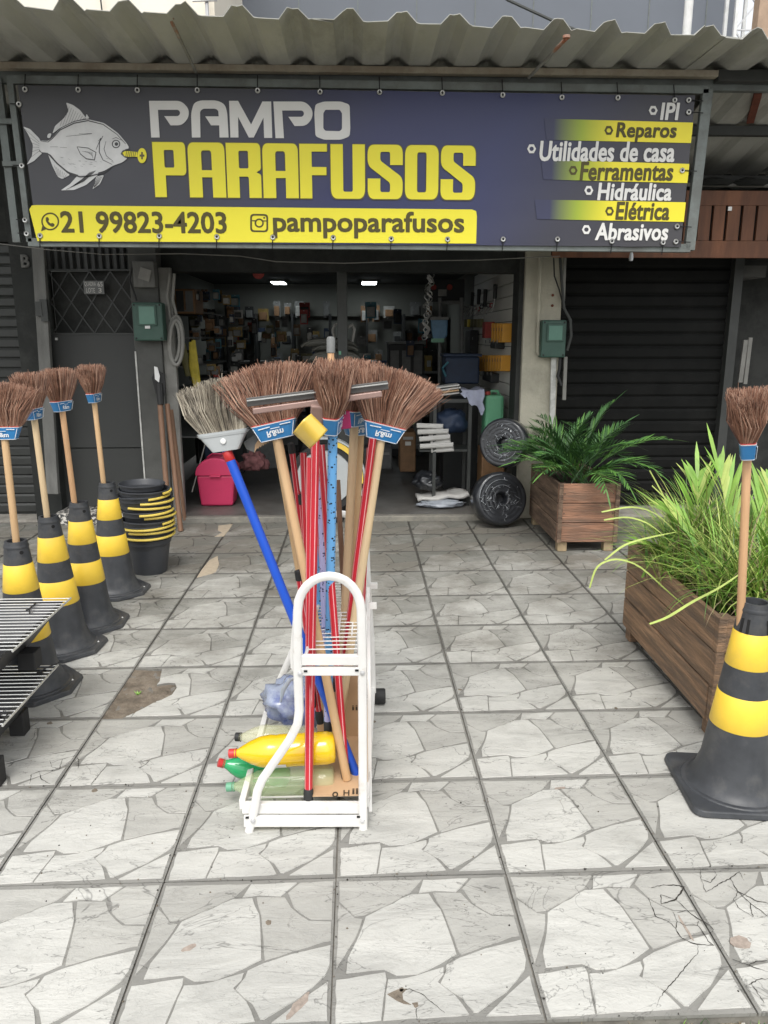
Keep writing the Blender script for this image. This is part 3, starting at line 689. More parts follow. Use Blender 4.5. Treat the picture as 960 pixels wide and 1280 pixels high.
text_fit('lettering', 'LOTE', 'paper', pl, (pm.x+W_*.12, pm.x+W_*.55, pn.z+H_*.1, pn.z+H_*.45), P2(6.637), .01)
text_fit('lettering', '3', 'paper', pl, (pm.x+W_*.72, pm.x+W_*.88, pn.z+H_*.1, pn.z+H_*.45), P2(6.637), .01)
# letter B on the wall
lb = thing('letter_sign', 'grey cut-out letter B fixed high on the wall left of the door', 'letter', (-2.68, 6.54, 2.15))
a, c = at(25, 318, 6.53), at(37.5, 334.5, 6.53)
me_o = text_fit('letter', 'B', 'post_grey', lb, (a.x, c.x, c.z, a.z), P2(6.53), .03)
sm_ = me_o.modifiers.new('solid', 'SOLIDIFY'); sm_.thickness = .015
# weathered post
p0, p1 = at(67, 617, 6.42), at(48, 305, 6.42)
pst = thing('leaning_post', 'weathered grey steel post standing between the left shutter and the door', 'post', p0)
MB().bar(p0, p1, .095, .05, up=(0, 1, 0)).build('post', 'post_grey', pst, bevel=.004)
MB().bar(at(50, 395, 6.37), at(48, 377, 6.37), .05, .03, up=(0, 1, 0)).box(at(56, 388, 6.38), (.055, .04, .17)).build('lock_plate', 'steel_dark', pst)
# left roller shutter
sh = thing('roller_shutter', 'grey roller shutter at the far left edge behind the brooms', 'shutter', (-3.8, 6.75, 0))
rs = random.Random(2)
for k in range(27):
    z = .03+k*.085
    MB().add([(-6.4, 6.766, z), (-2.80, 6.766, z), (-2.80, 6.755, z+.012), (-6.4, 6.755, z+.012), (-2.80, 6.753, z+.066), (-6.4, 6.753, z+.066), (-2.80, 6.764, z+.0835), (-6.4, 6.764, z+.0835)],
             [(0, 1, 2, 3), (3, 2, 4, 5), (5, 4, 6, 7)]).build('slat', 'shutter_l', sh)
MB().bb(-6.4, -2.8, 6.785, 6.8, 0, 2.4).build('backing', 'steel_dark', sh)
MB().bb(-6.5, -2.8, 6.7, 6.95, 2.33, 3.3).build('shutter_box', 'wall_dark', sh)
# right roller shutter
sr = thing('roller_shutter', 'black closed roller shutter of the neighbouring shop, right of the beige pillar', 'shutter', (2.5, 6.9, 0))
for k in range(20):
    z = .03+k*.112
    MB().add([(1.72, 6.912, z), (3.30, 6.912, z), (3.30, 6.898, z+.022), (1.72, 6.898, z+.022), (3.30, 6.896, z+.088), (1.72, 6.896, z+.088), (3.30, 6.91, z+.1105), (1.72, 6.91, z+.1105)],
             [(0, 1, 2, 3), (3, 2, 4, 5), (5, 4, 6, 7)]).build('slat', 'shutter_r', sr)
MB().bb(1.70, 3.32, 6.935, 6.95, 0, 2.4).build('backing', 'steel_dark', sr)
MB().bb(3.30, 3.38, 6.82, 6.95, 0, 2.5).build('guide_rail', 'steel_dark', sr)
nb = thing('neighbour_shop', 'dark recessed front of the neighbouring shop at the right edge', 'shop', (4.5, 7, 0))
MB().bb(3.38, 9, 7.3, 7.45, 0, 3.2).bb(1.72, 9, 6.96, 7.1, 2.25, 3.3).build('wall', 'wall_dark', nb)
MB().bb(3.42, 3.62, 6.9, 7.3, 2.08, 2.18).build('ledge', 'pillar_grey', nb)
a, c = at(925, 478, 7.0), at(932, 425, 7.0)
MB().bar(a, c, .04, .02, up=(0, 1, 0)).bar(at(931, 480, 7.0), at(938, 422, 7.0), .035, .02, up=(0, 1, 0)).build('pale_lever', 'frame_pale', nb)
# wood valance with slots
va = thing('wooden_valance', 'stained plank valance with narrow slots above the right shutter', 'valance', (3, 6.3, 2.4))
x = 1.56
zb, zt = 2.185, 2.69
rw = random.Random(4)
MB().bb(1.56, 5.2, 6.335, 6.35, zb+.02, zt-.02).build('backing', 'hole', va)
MB().bb(1.56, 5.2, 6.30, 6.33, zb, zb+.13).build('bottom_plank', 'plank', va, bevel=.003)
MB().bb(2.6, 5.2, 6.30, 6.33, zt-.11, zt).build('top_plank', 'plank', va, bevel=.003)
xx = 2.60
while xx < 5.2:
    wd = .118+rw.uniform(-.004, .004)
    MB().bb(xx, xx+wd-.022, 6.297+rw.uniform(0, .004), 6.325, zb+.131, zt-.111).build('plank', 'plank', va, bevel=.002)
    xx += wd
MB().box(at(912, 261, 6.29), (.03, .015, .03)).build('screw', 'metal', va)
tl = at(789, 321, 6.25)
kn = tag(MB().lathe([(0, -.03), (.014, -.03), (.018, -.01), (.014, .02), (.006, .04), (0, .04)], 12, tl, X=None).build('hanging_bulb', 'label_white', smooth=True), 'tiny pale bulb hanging below the wooden valance', 'bulb')

# ================================================================ CANOPY
can = thing('corrugated_canopy', 'grey corrugated roof canopy jutting out over the banner', 'canopy', (0, 5.6, 3.25))
def roof_sheet(xa, xb, name, dz, ph, lab=None):
    mb = MB(); prof = []; x = xa; P = .302; k = 0
    while x < xb-.001:
        for dx, z in ((0, 0), (.115, .003), (.165, .052), (.19, .062), (.225, .06), (.282, .006)):
            if x+dx <= xb+.001: prof.append((x+dx, z))
        x += P
    for i, (x, z) in enumerate(prof):
        jag = .012*math.sin(i*1.9+ph)+.012*math.sin(i*3.1)+.006*math.sin(i*7.7)
        yf = 4.60+.075*(x+2.3)+jag
        for y in (yf, 5.6, 7.2, 9.1):
            mb.v.append(Vector((x, y, 3.300+dz+z*.95+.012*(y-5.6))))
    for i in range(len(prof)-1):
        for r in range(3):
            a = i*4+r; mb.f.append((a, a+4, a+5, a+1)); mb.m.append(0)
    o = mb.build(name, 'roof', can, label=lab); s_ = o.modifiers.new('s', 'SOLIDIFY'); s_.thickness = .004; return o
xs = [-6.2, -5.0, -2.58, -.16, 2.26, 4.68, 7.0]
ph = -.04
for i in range(len(xs)-1):
    n = round((xs[i+1]-xs[i])/.302)
    roof_sheet(xs[i]-.03+ph, xs[i]+n*.302+.1+ph, 'roof_sheet', .006*(i % 2), i*1.3)
bz = 3.262
MB().bb(-6.2, 2.42, 5.50, 5.56, bz-.006, bz+.034).build('front_angle', 'beam', can, bevel=.003)
MB().bb(-6.2, 7, 5.57, 5.62, bz-.07, bz+.02).build('front_beam', 'steel', can, bevel=.003)
low = MB(); xx = 2.44; o_ = 0
prof = []
while xx < 7: prof += [(xx, 0), (xx+.1, 0), (xx+.15, .035), (xx+.2, .035), (xx+.25, 0)]; xx += .30
for x_, z_ in prof: low.v += [Vector((x_, 5.63, 3.215+z_)), Vector((x_, 6.95, 2.905+z_))]
for i_ in range(len(prof)-1): low.f.append((2*i_, 2*i_+2, 2*i_+3, 2*i_+1)); low.m.append(0)
low.build('lower_sheet', 'roof', can, label='lower sloping sheet over the neighbouring shop')
MB().bb(2.44, 7, 6.06, 6.12, 3.035, 3.10).build('purlin', 'steel_dark', can, bevel=.003)
MB().bb(2.44, 7, 6.80, 6.90, 2.82, 2.90).build('purlin', 'steel_dark', can, bevel=.003)
MB().bb(2.42, 7, 5.50, 5.58, bz-.03, bz+.04).build('purlin', 'steel_dark', can, bevel=.003)
MB().bar(at(948, 112, 5.62)+Vector((0, 0, -.02)), at(938, 150, 6.04), .05, .05).build('brace', 'rusty_beam', can, label='rust red brace')
MB().tube([(2.45, 6.72, at(900, 231, 6.72).z), (7, 6.72, at(900, 233, 6.72).z)], .016).build('pipe', 'frame_pale', can); MB().tube([(2.45, 6.6, at(900, 243, 6.6).z), (7, 6.6, at(900, 246, 6.6).z)], .012).build('pipe', 'frame_pale', can)
for i in range(2):
    x = (at(892, 220, 6.75).x, at(936, 221, 6.75).x)[i]-.2; MB().lathe([(0, .0), (.13, .0), (.17, .03), (.05, .07), (0, .07)], 20, (x+.2, 6.76, 2.80)).build('dark_bowl_lamp', 'steel_dark', can, smooth=True)
# brace rods with rusty heads
for (a, c) in (((213, 24), (245, 90)), ((708, 48), (661, 97))):
    p = at(*a, 4.80); q_ = at(*c, 5.48)
    MB().tube([p.lerp(q_, .3), q_], .010, 8).build('stay_rod', 'frame_pale', can); MB().tube([p, p.lerp(q_, .3)], .011, 8).lathe([(0, 0), (.022, 0), (.022, .015), (0, .02)], 10, p).build('rusty_rod_end', 'rust', can)
# posts carrying the canopy beside the banner
MB().bb(-2.50, -2.42, 5.64, 5.72, 0.0, bz).build('canopy_post', 'steel', can) if False else None
MB().tube([at(-40, 300, 5.9), at(60, 312, 5.9), at(130, 318, 5.9), at(225, 317, 5.9), at(300, 320, 5.9), at(345, 327, 5.9), at(430, 329, 5.9), at(520, 326, 5.9), at(600, 325, 5.9), at(700, 320, 5.9)], .0035, 6).build('loose_wire', 'frame_pale', can)

# ================================================================ BANNER
YB = 5.46
def S(px, py, Y=YB): v = at(px, py, Y); return (v.x, v.z)
ban = thing('shop_banner', 'long navy and yellow shop banner with a fish, laced into a grey frame', 'banner', (0, YB, 2.2))
TL, TR, BL, BR = at(22, 106, YB), at(869, 119, YB), at(47, 303, YB), at(851, 309, YB)
xl, xr = (TL.x+BL.x)/2, (TR.x+BR.x)/2
n = 24; mb = MB()
for i in range(n+1):
    t = i/n
    xt = TL.x+(TR.x-TL.x)*t; xb_ = BL.x+(BR.x-BL.x)*t
    sag = .004*abs(math.sin(t*math.pi*11))
    mb.v += [Vector((xt, YB, TL.z+(TR.z-TL.z)*t-sag)), Vector((xb_, YB, BL.z+(BR.z-BL.z)*t+sag))]
for i in range(n): mb.f.append((2*i, 2*i+1, 2*i+3, 2*i+2)); mb.m.append(0)
o = mb.build('banner_film', 'banner', ban); s_ = o.modifiers.new('s', 'SOLIDIFY'); s_.thickness = .003; s_.offset = -1
# steel frame behind
YF = YB+.035
fx0, fx1 = at(22, 200, YF).x, at(872, 200, YF).x
fz0b, fz1b = at(40, 308, YF).z, at(862, 314, YF).z
fm = MB()
fm.bar(at(36, 303, YF), at(862, 310.5, YF), .055, .04, up=(0, 1, 0))
fm.bar(at(10, 100, YF), at(885, 113, YF), .05, .04, up=(0, 1, 0))
fm.bar(at(13, 98, YF), at(38, 303, YF), .04, .04, up=(0, 1, 0))
fm.bar(at(884, 112, YF), at(861, 313, YF), .07, .04, up=(0, 1, 0))
fm.build('frame', 'steel', ban, bevel=.003)
MB().bar(at(-2, 98, YF+.08), at(22, 303, YF+.08), .05, .04, up=(0, 1, 0)).bar(at(-2, 152, YF+.05), at(22, 152, YF+.05), .03, .03).bar(at(4, 205, YF+.05), at(30, 205, YF+.05), .03, .03).build('frame_brace', 'steel', ban)
L1, L2, L3, L4 = YB-.0045, YB-.006, YB-.0075, YB-.009
# yellow strip
strip = [S(37, 262), S(40, 257), S(46, 256.5), S(590, 262), S(595, 264), S(596, 270), S(595, 304.5), S(47, 301.5)]
outline_mesh('yellow_strip', [strip], 'yellow_print', ban, L1)
# bands on the right with faded left end
fd = fade_mat(at(690, 200, YB).x, at(768, 200, YB).x)
for (x0, y0, x1, y1, y2, y3) in ((680, 148.5, 866, 153.5, 179, 175), (676, 200, 861.5, 205, 229, 224.5), (668, 249.5, 857, 253, 277.5, 274)):
    outline_mesh('yellow_band', [[S(x0, y0), S(x1, y1), S(x1-2.6, y2), S(x0+3, y3)]], fd, ban, L1)
# --- PAMPO (traced letter shapes, zoomed survey units)
def z1(X, Y): return S(180+X/3.5556, 110+Y/3.5556, L2)
def glyph(name, loops, mat_, Y, conv):
    outline_mesh(name, [[conv(*p) for p in rnd(lp, rd)] for lp, rd in loops], mat_, ban, Y)
Pm = [(22, 57), (166, 57), (199, 92), (199, 130), (170, 166), (118, 166), (90, 125), (152, 125), (160, 116), (160, 105), (152, 97), (62, 97), (70, 220), (32, 220)]
Pr = [0, 30, 30, 22, 22, 0, 0, 6, 6, 6, 6, 0, 0, 0]
glyph('letter', [(Pm, Pr)], 'white_print', L2, z1)
glyph('letter', [([(213, 220), (209, 110), (222, 66), (250, 55), (325, 55), (360, 72), (370, 110), (376, 220), (336, 220), (334, 166), (298, 166), (272, 126), (332, 126), (330, 100), (318, 92), (262, 92), (249, 104), (251, 220)], [0, 20, 20, 20, 20, 20, 20, 0, 0, 0, 0, 0, 0, 8, 8, 8, 8, 0])], 'white_print', L2, z1)
glyph('letter', [([(384, 220), (378, 57), (418, 57), (476, 162), (526, 60), (565, 60), (570, 222), (534, 222), (531, 132), (488, 220), (466, 220), (418, 128), (420, 220)], 0)], 'white_print', L2, z1)
glyph('letter', [([(x+553, (y+3)) for x, y in Pm[:1]]+[(x*.985+553, y+3) for x, y in Pm[1:]], Pr)], 'white_print', L2, z1)
glyph('letter', [([(757, 110), (762, 72), (800, 60), (876, 60), (914, 74), (917, 180), (914, 215), (876, 230), (800, 230), (762, 215)], 12), ([(797, 112), (806, 97), (870, 97), (880, 112), (880, 182), (870, 192), (806, 190), (797, 180)], 5)], 'white_print', L2, z1)
# --- PARAFUSOS
G = {}
s = .36
G['P'] = [([(0, 0), (s, 0), (s, .40), (1, .40), (1, 1), (0, 1)], [0, 0, 0, .12, .12, 0]), ([(s-.02, .54), (1-s, .54), (1-s, .86), (s-.02, .86)], .04)]
G['A'] = [([(0, 0), (s, 0), (s, .37), (1-s, .37), (1-s, 0), (1, 0), (1, 1), (0, 1)], [0, 0, 0, 0, 0, 0, .16, .16]), ([(s, .50), (1-s, .50), (1-s, .86), (s, .86)], [0, 0, .07, .07])]
G['R'] = [([(0, 0), (s, 0), (s, .39), (1-s, .39), (1-s, 0), (1, 0), (1, .43), (.86, .47), (1, .52), (1, 1), (0, 1)], [0, 0, 0, .05, 0, 0, .05, .03, .05, .12, 0]), ([(s, .54), (1-s, .54), (1-s, .86), (s, .86)], .04)]
G['F'] = [([(0, 0), (.44, 0), (.44, .43), (.97, .43), (.97, .58), (.44, .58), (.44, .86), (1, .86), (1, 1), (0, 1)], 0)]
G['U'] = [([(0, 1), (0, 0), (1, 0), (1, 1), (1-s, 1), (1-s, .13), (s, .13), (s, 1)], [0, .2, .2, 0, 0, .05, .05, 0])]
G['S'] = [([(1, .63), (1-s, .63), (1-s, .87), (s, .87), (s, .71), (1, .40), (1, 0), (0, 0), (0, .38), (s, .38), (s, .13), (1-s, .13), (1-s, .30), (0, .62), (0, 1), (1, 1)],
           [0, 0, .05, .05, .05, .12, .2, .2, 0, 0, .05, .05, .05, .12, .2, .2])]
G['O'] = [([(0, 0), (1, 0), (1, 1), (0, 1)], .2), ([(s, .13), (1-s, .13), (1-s, .87), (s, .87)], .06)]
LET = [('P', 190, 231), ('A', 234, 280), ('R', 282, 325), ('A', 327.5, 372), ('F', 374, 408.5), ('U', 413, 456), ('S', 459.5, 503.5), ('O', 506.5, 548.5), ('S', 551.5, 595)]
for ch, a, c in LET:
    k = (a-190)/400; yt, yb = 177.5+4.8*k, 246.3+3.6*k
    A0 = S(a, yt, L2); A1 = S(c, yt, L2); B0 = S(a, yb, L2)
    wd, hg = A1[0]-A0[0], A0[1]-B0[1]; zb_ = B0[1]
    def cv(u, v, A0=A0, wd=wd, hg=hg, zb_=zb_): return (A0[0]+u*wd, zb_+v*hg)
    # radii were given in unit boxes; narrow boxes need them squeezed in x, which reads as the rounded condensed face
    outline_mesh('letter', [[cv(*p) for p in rnd(lp, rd, 7)] for lp, rd in G[ch]], 'yellow_print', ban, L3)
    def cv2(u, v, A0=A0, wd=wd, hg=hg, zb_=zb_): return (A0[0]-.006+u*(wd+.012), zb_-.007+v*(hg+.012))
    hole_ = [[(.5+(u-.5)*.84, (v-.5)*.965+.5) for u, v in rnd(lp, rd, 7)] for lp, rd in G[ch][1:]]
    outline_mesh('letter_edge', [[cv2(*p) for p in rnd(G[ch][0][0], G[ch][0][1], 7)]]+[[cv(*p) for p in h_] for h_ in hole_], 'shadow_print', ban, L1)
def SB(x0, y0, x1, y1, Y=L2): a, c = at(x0, y1, Y), at(x1, y0, Y); return (a.x, c.x, a.z, c.z)
text_fit('lettering', '21 99823-4203', 'olive_print', ban, SB(77.5, 265.5, 282, 290.5), P2(L2), .004, heavy=.0042)
text_fit('lettering', 'pampoparafusos', 'olive_print', ban, SB(342.5, 265.5, 580, 297), P2(L2), .004, heavy=.0042)
def circ(cx, cy, r, n=28, a0=0, a1=2*math.pi): return [(cx+r*math.cos(a0+(a1-a0)*i/n), cy+r*math.sin(a0+(a1-a0)*i/n)) for i in range(n)]
def SP(l, Y=L2): return [S(x, y, Y) for x, y in l]
# phone app icon: ring with tail and handset
ring = circ(62.5, 277, 11, 40); ring = [p for p in ring if not (p[0] < 57 and p[1] > 283)]
outline_mesh('icon', [SP(circ(62.7, 276.8, 11.2, 40)), SP(circ(62.7, 276.8, 9.3, 40))], 'olive_print', ban, L2)
outline_mesh('icon', [SP([(51.4, 289), (53.2, 281.5), (57.5, 286.6)])], 'olive_print', ban, L3)
outline_mesh('icon', [SP(rnd([(57.2, 271.5), (60, 271.2), (61.6, 274.6), (60.2, 276.3), (63.4, 279.6), (65.2, 278.4), (68.3, 280.2), (67.8, 282.8), (65.2, 283.8), (60.5, 281.2), (57.2, 276.4)], 1.2))], 'olive_print', ban, L2)
outline_mesh('icon', [SP(rnd([(312.7, 267.2), (335.2, 267.6), (335.2, 290.3), (312.7, 290)], 5)), SP(rnd([(315, 269.4), (333, 269.8), (333, 288.2), (315, 287.8)], 3.5))], 'olive_print', ban, L2)
outline_mesh('icon', [SP(circ(324, 278.8, 5.8)), SP(circ(324, 278.8, 3.8))], 'olive_print', ban, L2)
outline_mesh('icon', [SP(circ(330.2, 272.3, 1.2, 12))], 'olive_print', ban, L2)
outline_mesh('icon', [SP([(315, 275.2), (319.5, 275.3), (319, 276.7), (315, 276.6)])], 'olive_print', ban, L2)
outline_mesh('icon', [SP([(328.6, 275.4), (333, 275.5), (333, 276.9), (329, 276.8)])], 'olive_print', ban, L2)
rows = [('IPI', 825.5, 849.5, 129, 149.5, 0, (816.5, 138)), ('Reparos', 770, 846, 154, 177, 1, (761, 163)), ('Utilidades de casa', 674.5, 844, 178, 201, 0, (664.5, 186)),
        ('Ferramentas', 725, 842, 203.5, 225, 1, (716.5, 213)), ('Hidráulica', 747, 840, 229.5, 250, 0, (736, 238)), ('Elétrica', 769.5, 837.5, 253, 274.5, 1, (762, 264)), ('Abrasivos', 744, 835.5, 279.5, 300, 0, (733, 287))]
for tx, x0, x1, y0, y1, dk, (hx, hy) in rows:
    m_ = 'olive_print' if dk else 'white_print'
    sl_ = .6
    text_fit('lettering', tx, m_, ban, SB(x0, y0, x1, y1), P2(L2), .008, .08, 1.03, heavy=.0034)
    outline_mesh('hex_nut_icon', [SP([(hx+5.6*math.cos(R(60*i)), hy+6.4*math.sin(R(60*i))) for i in range(6)]), SP(circ(hx, hy, 2.7, 14))], m_, ban, L2)
# --- fish
def zf(X, Y): return (X/4., 90+Y/4.)
def FP(l, Y=L2): return [S(*zf(*p), Y) for p in l]
def ribbon(pts, w, Y=L4, nm='fish_line', mt='fish_line'):
    P = [Vector(S(*zf(*p), Y)) for p in pts]; L, Rr = [], []
    for i, p in enumerate(P):
        d = (P[min(i+1, len(P)-1)]-P[max(0, i-1)]); n_ = Vector((-d.y, d.x)).normalized()
        t = i/(len(P)-1); ww = w*(.35+.65*math.sin(math.pi*min(max(t, .08), .92)))*.5
        L.append(tuple(p+n_*ww)); Rr.append(tuple(p-n_*ww))
    return L+Rr[::-1]
body = [(193, 350), (205, 342), (240, 346), (262, 328), (300, 284), (370, 249), (440, 236), (520, 255), (590, 305), (635, 358), (648, 382), (612, 392), (604, 408), (640, 430), (612, 452), (565, 468), (520, 495), (450, 514), (400, 518), (340, 498), (285, 452), (252, 412), (230, 402), (205, 402), (193, 380)]
outline_mesh('fish_body', [FP(rnd(body, 14), L3)], 'fish_grey', ban, L3)
fins = [[(330, 152), (365, 165), (400, 190), (432, 232), (370, 245), (300, 280), (262, 308), (275, 270), (320, 230), (343, 195)],
        [(432, 208), (448, 232), (428, 236)], [(240, 308), (258, 306), (250, 332), (234, 328)],
        [(115, 272), (150, 285), (195, 330), (203, 345), (195, 398), (212, 405), (170, 445), (133, 464), (160, 420), (165, 365), (140, 310)],
        [(240, 410), (280, 455), (350, 515), (312, 535), (290, 525), (262, 470)],
        [(494, 480), (490, 515), (430, 565), (370, 590), (303, 592), (350, 560), (390, 515), (440, 488)],
        [(480, 522), (520, 515), (500, 560), (462, 587), (475, 550)]]
for fi in fins: outline_mesh('fish_fin', [FP(rnd(fi, 8), L2)], 'fish_grey', ban, L2)
lines = []
def ln(pts, w=.006): lines.append(ribbon(pts, w))
ln([(205, 345), (240, 350), (262, 332), (300, 290), (370, 256), (440, 243), (515, 262), (585, 312), (628, 360)], .007)
ln([(235, 404), (285, 458), (340, 504), (400, 524), (450, 521), (520, 502), (555, 476)], .009)
ln([(515, 320), (498, 350), (496, 400), (515, 440), (560, 462)], .006); ln([(530, 345), (520, 385), (532, 420), (565, 445)], .004)
ln([(385, 374), (440, 380), (480, 402), (472, 440), (432, 434), (402, 410), (385, 374)], .007); ln([(604, 408), (630, 388), (648, 384)], .008); ln([(604, 410), (625, 425), (640, 430)], .007)
ln([(490, 345), (505, 330), (480, 388)], .005); ln([(560, 335), (580, 328), (612, 342)], .004)
ln([(395, 308), (460, 308), (330, 322)], .003); ln([(250, 374), (290, 374)], .003); ln([(300, 376), (335, 378)], .003)
for k in range(9):
    t = k/8; ln([(335+t*90, 165+t*62), (300+t*110, 272-t*32)], .003)
for k in range(6):
    t = k/5; ln([(125+t*18, 285+t*150), (196, 350+t*45)], .003)
for k in range(7):
    t = k/6; ln([(272+t*60, 468+t*45), (290+t*30, 520+t*10)], .003)
for k in range(6):
    t = k/5; ln([(480-t*30, 492+t*8), (420-t*10, 545-t*8), (330+t*25, 588-t*12)], .0035)
for k in range(5): ln([(410+k*12, 396+k*2), (465, 402+k*8)], .003)
for k in range(5): ln([(512-k*7, 520), (492-k*6, 555), (470, 578)], .003)
for k in range(26):
    x_ = 300+random.random()*260; y_ = 440+random.random()*40-abs(x_-420)*.12; ln([(x_, y_), (x_+12, y_+3)], .0022)
for lp in [lines]: outline_mesh('fish_engraving', lp[:1], 'fish_line', ban, L4)
mb = MB()
for lp in lines[1:]:
    n2 = len(lp)//2
    vs = [(p[0], L4, p[1]) for p in lp]
    mb.add(vs, [(i, i+1, 2*n2-2-i, 2*n2-1-i) for i in range(n2-1)])
mb.build('fish_engraving', 'fish_line', ban, kind='stuff')
outline_mesh('fish_eye', [FP(circ(580, 360, 21), L4), FP(circ(580, 360, 16), L4)], 'fish_line', ban, L4)
outline_mesh('fish_pupil', [FP(circ(582, 360, 9, 16), L4)], 'fish_line', ban, L4)
outline_mesh('screw_shank', [FP([(612, 404), (622, 396), (640, 395), (686, 400), (686, 424), (640, 424), (622, 420)], L4)], 'yellow_print', ban, L4)
outline_mesh('screw_head', [FP([(710+23*math.cos(a/12*math.pi), 418+38*math.sin(a/12*math.pi)) for a in range(24)], L4)], 'yellow_print', ban, L4)
sc_ = MB(); Y5 = YB-.0105
for k in range(6): x_ = 632+k*9; p = FP([(x_, 396), (x_+3, 396), (x_-2, 426), (x_-5, 426)], Y5); sc_.add([(a[0], Y5, a[1]) for a in p], [(0, 1, 2, 3)])
for Qd in ([(706, 400), (714, 400), (714, 436), (706, 436)], [(698, 413), (722, 413), (722, 423), (698, 423)]):
    p = FP(Qd, Y5); sc_.add([(a[0], Y5-(.0005 if Qd[0][0] == 698 else 0), a[1]) for a in p], [(0, 1, 2, 3)])
sc_.build('screw_lines', 'shadow_print', ban)
# grommets and ties
top = [(31, 111.5), (97.5, 112), (171.5, 112.5), (246.5, 112.5), (322, 113), (400, 114.5), (474.5, 115), (553, 116), (628.5, 118.5), (702.5, 121.5), (772.5, 122), (843.5, 125)]
bot = [(50, 294.5), (124, 295), (199, 295), (271, 296), (341, 296.5), (416.5, 297), (489, 298.5), (559.5, 299), (629, 299), (697, 299), (765, 301.5), (829, 303)]
lf = [(15.5+8, 130), (25+2, 207), (31, 275), (33, 292)]
rg_ = [(861, 125), (861, 140), (853, 213), (846.5, 283), (845, 302)]
def grommet(p, tie):
    v = at(*p, YB-.011); X = Matrix.Translation(v) @ Matrix.Rotation(R(90), 4, 'X')
    MB().lathe([(.008, -.003), (.008, .003), (.014, .004), (.018, .0), (.014, -.003)], 14, mi=0, X=X, close=True).build('grommet', 'metal', ban, smooth=True)
    MB().prism([(v.x+.008*math.cos(a), v.z+.008*math.sin(a)) for a in [i*.628 for i in range(10)]], 0, .001, X=Matrix(((1, 0, 0, 0), (0, 0, 1, YB-.012), (0, 1, 0, 0), (0, 0, 0, 1)))).build('grommet_hole', 'hole', ban)
    t = at(*tie, YB-.015); MB().bar((v.x, YB-.014, v.z), (t.x, YB-.002, t.z), .006, .003, up=(0, 1, 0)).build('cable_tie', 'hole', ban)
for p in top: grommet(p, (p[0]-.5, p[1]-20))
for p in bot: grommet(p, (p[0]-1, p[1]+15))
for p in lf: grommet(p, (p[0]-12, p[1]-1))
for p in rg_: grommet(p, (p[0]+19, p[1]+.5))

# ================================================================ BEHIND THE ROOF
bl = thing('cream_building', 'tall cream painted building rising behind the left of the canopy', 'building', (-8, 16, 0))
xr_ = at(268, 10, 16).x
MB().bb(xr_-18, xr_, 16, 24, 0, 12.5).build('wall', 'cream_wall', bl)
MB().bb(xr_-18, xr_+.1, 15.9, 24, 12.5, 12.8).build('parapet', 'concrete', bl)
for k in range(3): MB().bb(xr_-5-k*4, xr_-3.4-k*4, 15.95, 16.02, 9, 10.6).build('window', 'pk_dark', bl)
a = at(257, 0, 15.7); MB().tube([(a.x, 15.8, 4), (a.x, 15.8, 9.5)], .035).tube([(a.x-.25, 15.75, a.z+.0), (a.x+.2, 15.75, a.z+.02)], .02).build('service_mast', 'galv', bl)
a = at(122, 2, 15.8); MB().tube([(a.x, 15.85, a.z+1), (a.x+.05, 15.85, a.z-.1), (a.x+.12, 15.9, a.z-.6)], .015).build('cable', 'steel_dark', bl)
b2 = thing('grey_building', 'blue grey clad hall rising behind the middle and right of the canopy', 'building', (6, 20, 0))
xa, xb_ = at(262, 10, 20).x, at(918, 20, 20).x
MB().bb(xa, xb_, 20, 34, 0, 15).build('wall', 'blue_wall', b2)
a = at(768, 20, 19.9).x
for k in range(9):
    xx = xa+(xb_-xa)*(k+.5)/9; MB().bb(xx-.012, xx+.012, 19.985, 20, 4, 15).build('panel_seam', 'steel', b2)
wp = at(860, 20, 12); tag(MB().tube([(wp.x, 12, 0), (wp.x, 12, 9)], .06, 12).build('white_pole', 'white_pole', smooth=True), 'slim white pole behind the canopy, right of the grey hall wall', 'pole')
wire = tag(MB().tube([at(560, -60, 10), at(635, 0, 10), at(700, 30, 10), at(746, 47, 10), at(900, 110, 10)], .018, 6).build('overhead_cable', 'steel_dark', smooth=True), 'dark overhead cable slanting down behind the canopy', 'cable')
tw = thing('lattice_tower', 'white lattice tower rising at the top right corner', 'tower', (at(927, 20, 18).x, 18, 0))
c0 = at(920, 20, 18).x; c1 = at(944, 20, 18).x
for dx in (c0, c1):
    for dy in (18, 18.5): MB().bar((dx, dy, 0), (dx, dy, 14), .07, .07).build('leg', 'white_pole', tw)
for k in range(14):
    z = k*1.; MB().bar((c0, 18, z), (c1, 18, z+.5), .03, .03).bar((c1, 18, z+.5), (c0, 18, z+1), .03, .03).bar((c0, 18, z), (c1, 18, z), .03, .03).build('lattice_brace', 'galv', tw)
bp_ = at(949, 20, 11); tag(MB().bar((bp_.x-.05, 11, 0), (bp_.x+.08, 11, 9), .16, .16).build('wooden_pole', 'brown_post'), 'brown timber pole beside the lattice tower at the top right', 'pole')

